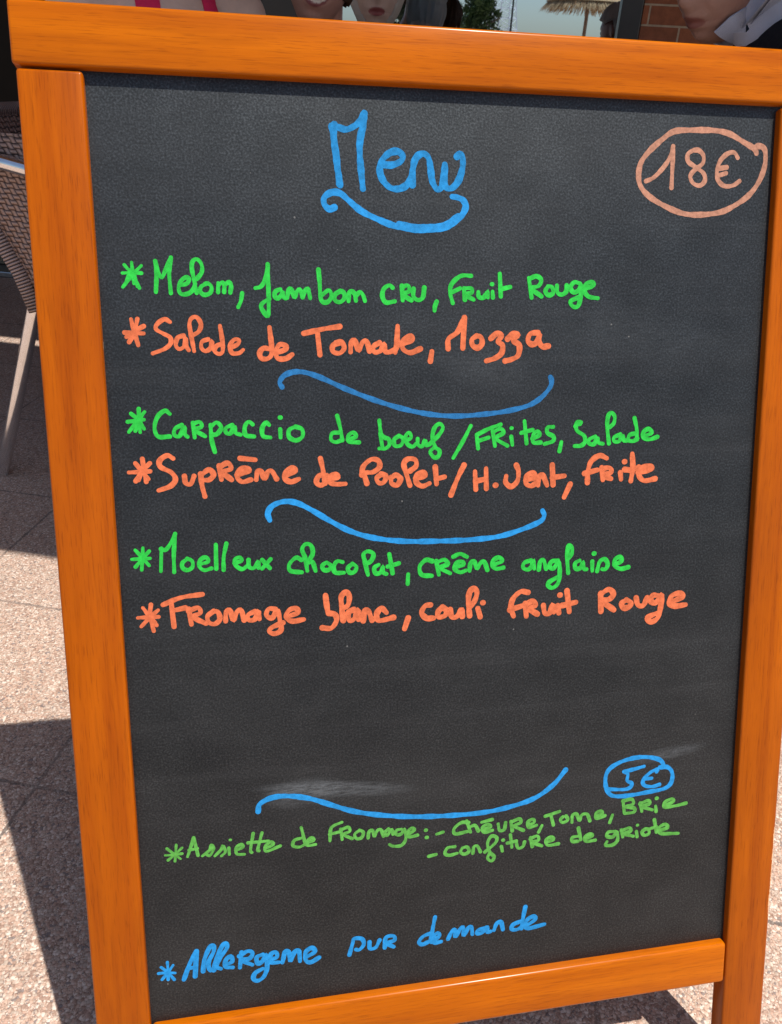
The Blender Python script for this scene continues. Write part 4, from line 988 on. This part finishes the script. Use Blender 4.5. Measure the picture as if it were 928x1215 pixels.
# ------------------------------------------------------------------ people
def remeshed(me, voxel, smooth_it, keep_attr=False):
    o = bpy.data.objects.new('tmp', me); COL.objects.link(o)
    md = o.modifiers.new('r', 'REMESH'); md.mode = 'VOXEL'; md.voxel_size = voxel; md.use_smooth_shade = True
    if smooth_it:
        sm_ = o.modifiers.new('s', 'SMOOTH'); sm_.factor = 0.5; sm_.iterations = smooth_it
    dg = bpy.context.evaluated_depsgraph_get(); out = bpy.data.meshes.new_from_object(o.evaluated_get(dg))
    bpy.data.objects.remove(o); bpy.data.meshes.remove(me)
    return out
def add_limb(bm, p, q, rp, rq, seg=20):
    """closed tapered limb with round ends; radii are (first axis, second axis)"""
    t = (q - p); L = t.length; t.normalize()
    a1 = Vector((1, 0, 0)) if abs(t.z) > 0.7 else t.cross(Vector((0, 0, 1)))
    a1 = (a1 - t * a1.dot(t)).normalized(); a2 = t.cross(a1)
    rings = []
    prof = [(-math.cos(k * math.pi / 10), math.sin(k * math.pi / 10)) for k in range(1, 6)]
    for c_, s_ in prof: rings.append((p + t * (c_ * min(rp)), rp[0] * s_, rp[1] * s_))
    for c_, s_ in prof[::-1]: rings.append((q - t * (c_ * min(rq)), rq[0] * s_, rq[1] * s_))
    V = [[bm.verts.new(c + a1 * (x * math.cos(2 * math.pi * k / seg)) + a2 * (y * math.sin(2 * math.pi * k / seg))) for k in range(seg)] for c, x, y in rings]
    for A, B_ in zip(V, V[1:]):
        for k in range(seg): bm.faces.new((A[k], A[(k + 1) % seg], B_[(k + 1) % seg], B_[k]))
    bm.faces.new(V[0][::-1]); bm.faces.new(V[-1])
def skin_mesh(chains, radii, sub=2, voxel=0.007, smooth_it=10):
    """one continuous surface grown round chains of joints: name -> (co, r)"""
    bm = bmesh.new(); two = lambda r: r if isinstance(r, tuple) else (r, r)
    for ch in chains:
        for a_, b_ in zip(ch, ch[1:]): add_limb(bm, Vector(radii[a_][0]), Vector(radii[b_][0]), two(radii[a_][1]), two(radii[b_][1]))
    bmesh.ops.recalc_face_normals(bm, faces=bm.faces)
    me = bpy.data.meshes.new('tmp'); bm.to_mesh(me); bm.free()
    return remeshed(me, voxel, smooth_it)
def gauss(x, s): return math.exp(-0.5 * (x / s) ** 2)
def head_point(d, smile=0.0, chin=1.0, jaw=1.0):
    """d unit direction (face looks to -y); returns a point relative to the head centre"""
    x, y, z = d.x * 0.0755, d.y * 0.095, d.z * 0.116
    if z < 0:
        t = min(1, -z / 0.116)
        x *= 1 - (0.30 - 0.10 * (jaw - 1)) * t ** 1.6 * (1 if y < 0.02 else 1.2)
        if y > 0: y *= 1 - 0.45 * t ** 1.2
        else: y *= 1 + 0.10 * t
    if y < 0:
        fr = min(1, -d.y * 1.4)
        y -= 0.023 * gauss(x, 0.0105) * gauss(z + 0.022, 0.016) * fr
        y -= 0.012 * gauss(x, 0.008) * gauss(z - 0.008, 0.022) * fr
        y -= 0.006 * gauss(z - 0.032, 0.010) * gauss(abs(x) - 0.03, 0.02) * fr
        y += 0.011 * gauss(abs(x) - 0.032, 0.013) * gauss(z - 0.012, 0.012) * fr
        mw = 0.024 + 0.006 * smile
        zz = z + 0.062 - smile * 0.010 * (x / 0.028) ** 2
        y -= 0.0085 * gauss(x, mw * 0.8) * gauss(zz - 0.007, 0.0055) * fr
        y -= 0.0085 * gauss(x, mw * 0.7) * gauss(zz + 0.0085, 0.006) * fr
        y += 0.0075 * gauss(x, mw * 0.9) * gauss(zz, 0.003) * fr
        y += 0.004 * gauss(x, 0.02) * gauss(z + 0.081, 0.005) * fr
        y -= 0.010 * chin * gauss(x, 0.019) * gauss(z + 0.101, 0.014) * fr
        y += 0.003 * gauss(abs(x) - (0.030 + 0.25 * max(0, -z - 0.03)), 0.004) * gauss(z + 0.045, 0.02) * fr   # cheek fold
        y -= 0.005 * gauss(abs(x) - 0.042, 0.016) * gauss(z + 0.028, 0.018) * fr
    return Vector((x, y, z))
def ear(bm, sg, hm):
    r = bmesh.ops.create_uvsphere(bm, u_segments=14, v_segments=10, radius=1.0)
    for v in r['verts']:
        c = v.co; p = Vector((sg * (0.0735 + 0.010 * c.x + 0.006 * c.y), 0.014 + 0.017 * c.y, -0.004 + 0.031 * c.z)); v.co = hm @ p
def make_person(mw, label, k, skin, top, trousers, hair, look, arms, lean=0.0, smile=0.0, chin=1.0, jaw=1.0, sleeves=True, hair_len=0, lift=0.0, drop=0.0, group='people seated at the terrace table'):
    """seated figure; local frame: faces +x like the chairs, y to its left. look = (turn, nod) in degrees"""
    root = thing('person', label, 'person', mw, group)
    th = rad(lean)
    def ln(x, y, z):                             # lean the trunk about the hips
        dx, dz = x, z - 0.50
        return Vector((dx * math.cos(th) + dz * math.sin(th), y, 0.50 - dx * math.sin(th) + dz * math.cos(th)))
    J = {}
    J['pelvis'] = (ln(-0.02, 0, 0.52), 0.125)
    J['waist'] = (ln(-0.03, 0, 0.66), 0.115); J['chest'] = (ln(-0.03, 0, 0.82), (0.125, 0.145)); J['upper'] = (ln(-0.025, 0, 0.92), (0.095, 0.125)); J['yoke'] = (ln(-0.028, 0, 0.955), (0.062, 0.075))
    J['neck0'] = (ln(-0.02, 0, 1.01), 0.060); J['neck1'] = (ln(0.0, 0, 1.07), 0.053); J['skull'] = (ln(0.012, 0, 1.16), 0.055)
    ch = [['pelvis', 'waist', 'chest', 'upper', 'yoke', 'neck0', 'neck1', 'skull']]
    for sg, s in ((1, 'l'), (-1, 'r')):
        el, wr = arms
        J['sh' + s] = (ln(-0.03, sg * 0.165, 0.945), 0.056); J['ua' + s] = (ln(-0.01, sg * 0.205, 0.83), 0.046)
        E = Vector((el[0], sg * el[1], el[2])); Wp = Vector((wr[0], sg * wr[1], wr[2]))
        J['el' + s] = (E, 0.039); J['fa' + s] = (E.lerp(Wp, 0.35), 0.038); J['wr' + s] = (Wp, 0.026)
        d = (Wp - E).normalized(); side = Vector((0, -sg, 0)); side = (side - d * side.dot(d)).normalized(); dn = d.cross(side)
        if dn.z > 0: dn = -dn
        J['pm' + s] = (Wp + d * 0.055, (0.030, 0.022))
        ch.append(['yoke', 'sh' + s, 'ua' + s, 'el' + s, 'fa' + s, 'wr' + s, 'pm' + s])
        for q in range(4):
            off = (q - 1.5) * 0.019; base = Wp + d * 0.082 - side * off; Ls = (0.036, 0.042, 0.040, 0.030)[q]
            J[f'k{q}{s}'] = (base, 0.0095); J[f'f{q}{s}'] = (base + d * Ls * 0.9 + dn * 0.008, 0.0085); J[f't{q}{s}'] = (base + d * Ls * 1.5 + dn * 0.024, 0.007)
            ch.append(['pm' + s, f'k{q}{s}', f'f{q}{s}', f't{q}{s}'])
        J['th0' + s] = (Wp + d * 0.03 + side * 0.03, 0.012); J['th1' + s] = (Wp + d * 0.062 + side * 0.048 + dn * 0.008, 0.010); J['th2' + s] = (Wp + d * 0.088 + side * 0.05 + dn * 0.016, 0.0085)
        ch.append(['wr' + s, 'th0' + s, 'th1' + s, 'th2' + s])
        J['hp' + s] = (Vector((0.02, sg * 0.09, 0.515)), 0.090); J['tm' + s] = (Vector((0.22, sg * 0.105, 0.525)), 0.076); J['kn' + s] = (Vector((0.42, sg * 0.12, 0.50)), 0.058)
        J['cf' + s] = (Vector((0.42, sg * 0.12, 0.36)), 0.052); J['an' + s] = (Vector((0.40, sg * 0.12, 0.095)), 0.036)
        J['bl' + s] = (Vector((0.47, sg * 0.13, 0.040)), (0.040, 0.034)); J['to' + s] = (Vector((0.56, sg * 0.14, 0.030)), (0.036, 0.024))
        ch.append(['pelvis', 'hp' + s, 'tm' + s, 'kn' + s, 'cf' + s, 'an' + s, 'bl' + s, 'to' + s])
    S = Matrix.Diagonal((k, k, k, 1)) if False else None
    body = skin_mesh(ch, J, 2, 0.0055, 6)
    # head
    hc = ln(0.035, 0, 1.175) + Vector((0, 0, lift))
    HM = Matrix.Translation(hc) @ Matrix.Rotation(rad(90 + look[0]), 4, 'Z') @ Matrix.Rotation(rad(look[1]), 4, 'X') @ Matrix.Rotation(rad(look[2] if len(look) > 2 else 0), 4, 'Y')
    bm = bmesh.new(); bm.from_mesh(body); bpy.data.meshes.remove(body)
    r = bmesh.ops.create_uvsphere(bm, u_segments=72, v_segments=60, radius=1.0)
    for v in r['verts']: v.co = HM @ head_point(v.co.normalized(), smile, chin, jaw)
    for sg in (1, -1): ear(bm, sg, HM)
    me = bpy.data.meshes.new('person_body'); bm.to_mesh(me); bm.free()
    out = remeshed(me, 0.0042, 0)
    n = len(out.vertices); co = np.empty(n * 3, np.float32); out.vertices.foreach_get('co', co); co = co.reshape(-1, 3)
    HI = np.array(HM.inverted()); q = co @ HI[:3, :3].T + HI[:3, 3]
    col = np.zeros((n, 4), np.float32); col[:, 3] = 1
    fr = q[:, 1] < -0.05
    x = q[:, 0]; mwid = 0.026 + 0.006 * smile; z = q[:, 2] + 0.062 - smile * 0.010 * (x / 0.028) ** 2
    lipz = 0.0125 * np.sqrt(np.clip(1 - (x / mwid) ** 2, 0, 1)) + 0.001
    col[:, 0] = np.where(fr, np.clip((lipz - np.abs(z)) / 0.003, 0, 1), 0) * 0.95
    if smile > 0.5: col[:, 2] = np.where(fr, np.clip((0.0045 * np.sqrt(np.clip(1 - (x / (mwid * 0.85)) ** 2, 0, 1)) - np.abs(z - 0.001)) / 0.0015, 0, 1), 0)
    zb = q[:, 2] - 0.034 + 2.0 * (np.abs(x) - 0.03) ** 2 * 3
    col[:, 1] = np.where(fr & (np.abs(np.abs(x) - 0.032) < 0.02), np.clip((0.0055 - np.abs(zb)) / 0.002, 0, 1), 0) * 0.8
    at = out.color_attributes.new('marks', 'FLOAT_COLOR', 'POINT'); at.data.foreach_set('color', col.ravel())
    out.name = 'body'
    SMW = mw @ Matrix.Translation((0, 0, drop)) @ Matrix.Diagonal((k, k, k, 1))
    bo = obj('body', out, skin, root, SMW)
    bvh = BVHTree.FromPolygons([tuple(v.co) for v in out.vertices], [tuple(p.vertices) for p in out.polygons])
    # eyes
    for sg in (1, -1):
        bm = bmesh.new(); bmesh.ops.create_uvsphere(bm, u_segments=16, v_segments=10, radius=0.0115, matrix=HM @ Matrix.Translation((sg * 0.032, -0.0735, 0.012)))
        fwd = (HM.to_3x3() @ Vector((0, -1, 0))).normalized(); ec = HM @ Vector((sg * 0.032, -0.0735, 0.012))
        for f in bm.faces:
            if (f.calc_center_median() - ec).normalized().dot(fwd) > 0.86: f.material_index = 1
        obj('eye', bm, [M['eye'], M['iris']], root, SMW, smooth=True, angle=None)
    # clothes
    def cloth(name, names_chains, grow, mat, cut=None):
        keep = {n_ for c_ in names_chains for n_ in c_}
        JJ = {n_: (J[n_][0], tuple(r_ + grow for r_ in (J[n_][1] if isinstance(J[n_][1], tuple) else (J[n_][1],) * 2))) for n_ in J if n_ in keep}
        for n_, f_ in (cut or {}).items():
            JJ[n_] = (JJ[n_][0], tuple(r_ * f_ for r_ in JJ[n_][1]))
        return obj(name, skin_mesh(names_chains, JJ, 2), mat, root, SMW)
    if trousers is not None:
        cloth('trousers', [['pelvis', 'hpl', 'tml', 'knl', 'cfl', 'anl'], ['pelvis', 'hpr', 'tmr', 'knr', 'cfr', 'anr']], 0.010, trousers)
    if top is not None:
        tail = ['ua', 'el', 'fa', 'wr'] if sleeves == 'long' else ['ua']
        cloth('jacket' if sleeves == 'long' else 'top', [['pelvis', 'waist', 'chest', 'upper', 'yoke']] + [['yoke', 'sh' + s] + [a + s for a in tail] for s in 'lr'], 0.014, top)
    for s in 'lr':
        sh = skin_mesh([['an', 'bl', 'to']], {'an': (J['an' + s][0] + Vector((-0.02, 0, -0.045)), 0.044), 'bl': (J['bl' + s][0], (0.050, 0.042)), 'to': (J['to' + s][0], (0.045, 0.032))}, 2)
        obj('shoe', sh, M['black_rubber'], root, SMW)
    # hair: a shell over the skull, open at the face
    if hair is not None:
        bm = bmesh.new(); r = bmesh.ops.create_uvsphere(bm, u_segments=64, v_segments=48, radius=1.0)
        rn = random.Random(hash(label) % 1000); ph = [rn.random() * 6 for _ in range(4)]
        dele = []
        for v in r['verts']:
            d = v.co.normalized(); p = head_point(Vector((d.x, max(d.y, -0.75), d.z)).normalized())
            a = math.atan2(d.x, -d.y)
            th_ = 0.012 + 0.004 * math.sin(a * 23 + ph[0] + d.z * 5) + 0.003 * math.sin(a * 47 + ph[1])
            if d.z > 0.3: th_ += 0.006
            if d.y < -0.45 and d.z < 0.52 or (hair_len < 0 and d.y < 0.25 and d.z < 0.3): dele.append(v)
            low = -0.35 - max(0, hair_len)
            if d.z < low: dele.append(v)
            if d.z < 0 and hair_len > 0: th_ += 0.003 * min(1, -d.z * 2)
            if d.z < 0.4: th_ *= max(0.08, min(1.0, (d.y + 0.45) / 0.35))
            base = head_point(d); v.co = HM @ (base + Vector((d.x, d.y * 0.9, d.z * 0.8)) * th_)
        bmesh.ops.delete(bm, geom=list(set(dele)), context='VERTS')
        bmesh.ops.solidify(bm, geom=bm.faces[:], thickness=0.008)
        obj('hair', bm, hair, root, SMW, smooth=True, angle=None)
    return root, bvh, HM, SMW, ln
M['eye'] = plain('eye_white', (0.38, 0.35, 0.33), 0.2, 0, 0.1, 120); M['iris'] = plain('iris', (0.03, 0.018, 0.01), 0.12, 0, 0.3, 300)
M['skin_fair'] = skin_mat('fair_skin', (0.56, 0.41, 0.34), (0.24, 0.055, 0.06), (0.20, 0.15, 0.11))
M['skin_ruddy'] = skin_mat('ruddy_skin', (0.44, 0.25, 0.20), (0.20, 0.05, 0.055), (0.15, 0.11, 0.09))
M['skin_tan'] = skin_mat('tanned_skin', (0.33, 0.19, 0.15), (0.20, 0.075, 0.065), (0.10, 0.08, 0.07))
M['grey_hair'] = cloth_mat('grey_hair', (0.48, 0.45, 0.41)); M['brown_hair'] = cloth_mat('brown_hair', (0.06, 0.035, 0.02))
M['pink'] = cloth_mat('pink_jersey', (0.62, 0.025, 0.10)); M['dark_red'] = cloth_mat('dark_red_jersey', (0.16, 0.03, 0.04))
M['navy'] = cloth_mat('navy_suit', (0.008, 0.009, 0.014)); M['denim'] = cloth_mat('blue_denim', (0.05, 0.07, 0.12)); M['shirt'] = cloth_mat('pale_blue_shirt', (0.42, 0.46, 0.58))
M['grey_knit'] = cloth_mat('grey_knit', (0.10, 0.10, 0.11))
PG = 'people seated at the terrace table'
LAP = ((0.12, 0.245, 0.70), (0.30, 0.13, 0.66))
# woman in the pink halter top
p1, bvh, HM, SMW, ln = make_person(facing(-0.02, 1.27, -62), 'person in a pink halter top seated in the wicker chair at the left', 1.04, M['skin_fair'], None, M['denim'], M['brown_hair'], (10, 0), LAP, lean=4, drop=0.01)
cl = {}
def strip(pts, w, name, mat, root, bvh, SMW, off=0.004):
    bm = bmesh.new(); L = []
    P = catmull(pts, 8); Q = []
    for p in P:
        h = bvh.find_nearest(p); q_ = h[0] + h[1] * off
        if Q and (q_ - Q[-1][0]).length > 0.025: continue
        Q.append((q_, h[1]))
    for i, (p, nn) in enumerate(Q):
        t = (Q[min(i + 1, len(Q) - 1)][0] - Q[max(i - 1, 0)][0]).normalized(); sd = nn.cross(t).normalized()
        ring = []
        for a, h in ((-1, -0.004), (-0.6, 0.001), (0, 0.002), (0.6, 0.001), (1, -0.004)):
            ring.append(bm.verts.new(p + sd * (a * w / 2) + nn * h))
        L.append(ring)
    for a, b_ in zip(L, L[1:]):
        for j in range(4): bm.faces.new((a[j], a[j + 1], b_[j + 1], b_[j]))
    bmesh.ops.recalc_face_normals(bm, faces=bm.faces)
    bmesh.ops.solidify(bm, geom=bm.faces[:], thickness=0.003)
    return obj(name, bm, mat, root, SMW, smooth=True)
for sg in (1, -1):
    strip([ln(-0.07, sg * 0.045, 1.035), ln(-0.01, sg * 0.062, 1.03), ln(0.06, sg * 0.072, 0.97), ln(0.10, sg * 0.085, 0.90), ln(0.12, sg * 0.09, 0.83)], 0.044, 'strap', M['pink'], p1, bvh, SMW)
# the bodice: the trunk surface below the straps, grown by a few millimetres
JB = {'pelvis': (ln(-0.02, 0, 0.52), (0.137, 0.137)), 'waist': (ln(-0.03, 0, 0.66), (0.124, 0.124)), 'chest': (ln(-0.03, 0, 0.80), (0.136, 0.156)), 'upper': (ln(-0.028, 0, 0.875), (0.120, 0.135))}
obj('top', skin_mesh([['pelvis', 'waist', 'chest', 'upper']], JB, 2), M['pink'], p1, SMW)
# laughing man
make_person(facing(0.355, 1.71, -100), 'laughing person with ruddy skin and a dark red top seated behind the menu board', 0.97, M['skin_ruddy'], M['dark_red'], M['denim'], M['brown_hair'], (4, -4, 12), LAP, lean=14, smile=1.0, chin=1.0, jaw=1.25, drop=-0.022)
# grey-haired woman
make_person(facing(0.565, 2.28, -95), 'grey-haired person with closed lips seated in front of the window', 0.95, M['skin_fair'], M['grey_knit'], M['denim'], M['grey_hair'], (-2, 2), LAP, lean=10, hair_len=0.55, drop=0.012)
# man in the suit
p4, bvh, HM, SMW, ln = make_person(facing(1.305, 0.975, 170), 'person in a dark suit jacket and pale blue collar seated before the brick wall', 0.98, M['skin_tan'], M['navy'], M['navy'], M['grey_hair'], (30, 16), LAP, lean=20, chin=1.5, jaw=1.4, sleeves='long', drop=0.05, lift=-0.045, hair_len=-0.35)
for sg in (1, -1):
    strip([ln(-0.10, sg * 0.005, 1.06), ln(-0.06, sg * 0.07, 1.055), ln(0.01, sg * 0.08, 1.045), ln(0.07, sg * 0.04, 1.01)], 0.085, 'collar', M['shirt'], p4, bvh, SMW, 0.010)

# ------------------------------------------------------------------ what the window mirrors: across the square, behind the camera
def leaf_mat(name, c1, c2):
    m, nt, b = new_mat(name)
    oi = obj_coord(nt); f = noise(nt, oi, 3.0, 3)
    lk(nt, ramp(nt, f, [(0.3, c1), (0.7, c2)]), b.inputs['Base Color']); b.inputs['Roughness'].default_value = 0.6
    return m
M['leaf'] = leaf_mat('leaves', (0.020, 0.045, 0.010), (0.06, 0.10, 0.025)); M['leaf_dark'] = leaf_mat('dark_leaves', (0.010, 0.020, 0.008), (0.025, 0.04, 0.015))
M['bark'] = plain('bark', (0.10, 0.07, 0.05), 0.9, 0, 0.3, 12)
def tree(u, n, h, w, seed, leaf, label, bottom=0.22, sz=0.16, count=4200):
    rn = random.Random(seed); base = uv_w(u, n); mw = Matrix.Translation(base)
    t = thing('tree', label, 'tree', mw, 'trees across the square')
    bm = bmesh.new(); add_tube(bm, [(0, 0, 0), (0.05, 0.02, h * 0.35), (0.0, 0.05, h * 0.8)], [0.06 * w, 0.045 * w, 0.015 * w], 8)
    for k in range(7):
        a = rn.random() * 6.28; z = h * (0.35 + 0.4 * rn.random()); add_tube(bm, [(0.02, 0.02, z - 0.3), (math.cos(a) * w * 0.18, math.sin(a) * w * 0.18, z + 0.1), (math.cos(a) * w * 0.38, math.sin(a) * w * 0.38, z + 0.5)], [0.03 * w, 0.02 * w, 0.008 * w], 6)
    obj('trunk', bm, M['bark'], t, mw)
    cl_ = []
    for k in range(40):
        z = bottom + (1 - bottom) * rn.random(); e = math.sqrt(max(0.05, 1 - (2 * (z - bottom) / (1 - bottom) - 0.85) ** 2 * 0.75)); a = rn.random() * 6.28; r = w * 0.5 * e * math.sqrt(rn.random()) * 0.85
        cl_.append((Vector((math.cos(a) * r, math.sin(a) * r, z * h)), w * (0.12 + 0.1 * rn.random())))
    bm = bmesh.new()
    for k in range(count):
        c, r = cl_[rn.randrange(len(cl_))]
        d = Vector((rn.gauss(0, 1), rn.gauss(0, 1), rn.gauss(0, 0.8))).normalized() * (r * rn.random() ** 0.4)
        p = c + d; x = Vector((rn.gauss(0, 1), rn.gauss(0, 1), rn.gauss(0, 1))).normalized(); y = x.orthogonal().normalized(); s_ = sz * (0.5 + rn.random())
        bm.faces.new([bm.verts.new(p + x * s_), bm.verts.new(p + y * s_ * 0.5), bm.verts.new(p - x * s_), bm.verts.new(p - y * s_ * 0.5)])
    obj('crown', bm, leaf, t, mw)
tree(-3.0, 60, 4.7, 3.8, 4, M['leaf'], 'green bushy tree across the square, mirrored in the window beside the pylon')
tree(-5.6, 60, 4.0, 2.0, 5, M['leaf'], 'smaller green tree across the square, left of the bushy one in the mirrored view')
tree(-2.75, 30, 5.4, 1.7, 6, M['leaf_dark'], 'tall narrow dark tree across the square, nearest of the mirrored trees', 0.1, 0.13, 9000)
# lattice pylon
pm = Matrix.Translation(uv_w(-4.6, 120))
bm = bmesh.new()
def pw(z): return 0.55 + 2.1 * math.exp(-z / 5.2)
zs = [0, 2, 3.6, 5, 6.2, 7.3, 8.4, 9.6, 11, 13, 15, 17, 19, 21]
cor = lambda z, i: Vector((pw(z) * (1 if i in (0, 3) else -1), pw(z) * (1 if i < 2 else -1), z))
for a, b_ in zip(zs, zs[1:]):
    for i in range(4):
        add_tube(bm, [cor(a, i), cor(b_, i)], 0.06, 5); j = (i + 1) % 4
        add_tube(bm, [cor(a, i), cor(b_, j)], 0.028, 4); add_tube(bm, [cor(a, j), cor(b_, i)], 0.028, 4); add_tube(bm, [cor(b_, i), cor(b_, j)], 0.028, 4)
add_tube(bm, [(0, 0, 20.8), (0, 0, 26)], 0.12, 6)
tag(obj('lattice_pylon', bm, plain('white_painted_steel', (0.62, 0.66, 0.72), 0.5), None, pm), 'pale lattice pylon across the square, mirrored in the window', 'pylon')
# street lamp beside it
lm_ = Matrix.Translation(uv_w(-3.55, 118)); lp = thing('street_lamp', 'dark slim lamp post across the square beside the pale pylon', 'street lamp', lm_)
obj('pole', tube_bm([(0, 0, 0), (0, 0, 9)], [0.20, 0.12], 8), M['dark_metal'], lp, lm_)
obj('lamp_head', box_bm((-0.2, -0.9, 9.0), (0.2, 0.2, 9.2), 0.05), M['dark_metal'], lp, lm_)
# straw parasol
M['straw'] = plain('straw_thatch', (0.30, 0.20, 0.10), 0.9, 0, 0.45, 25)
sm = Matrix.Translation(uv_w(2.95, 20)); sp = thing('straw_parasol', 'straw parasol on a slim pole across the square, mirrored at the top of the window', 'parasol', sm)
obj('pole', tube_bm([(0, 0, 0), (0, 0, 2.9)], 0.045, 10), M['oak'], sp, sm)
bm = bmesh.new(); rn = random.Random(9)
for k in range(2600):
    a = rn.random() * 6.283; r0 = 0.15 + 0.75 * math.sqrt(rn.random()); r1 = r0 + 0.28; z0 = 3.05 - 0.72 * r0; 
    p0 = Vector((math.cos(a) * r0, math.sin(a) * r0, z0)); p1_ = Vector((math.cos(a + rn.gauss(0, .03)) * r1, math.sin(a) * r1, z0 - 0.26 - 0.05 * rn.random()))
    sd = Vector((-math.sin(a), math.cos(a), 0)) * 0.012
    bm.faces.new([bm.verts.new(p0 + sd), bm.verts.new(p0 - sd), bm.verts.new(p1_ - sd * 0.5), bm.verts.new(p1_ + sd * 0.5)])
bmesh.ops.create_cone(bm, segments=40, radius1=1.02, radius2=0.06, depth=0.70, cap_ends=True, matrix=Matrix.Translation((0, 0, 2.68)))
obj('thatch', bm, M['straw'], sp, sm)
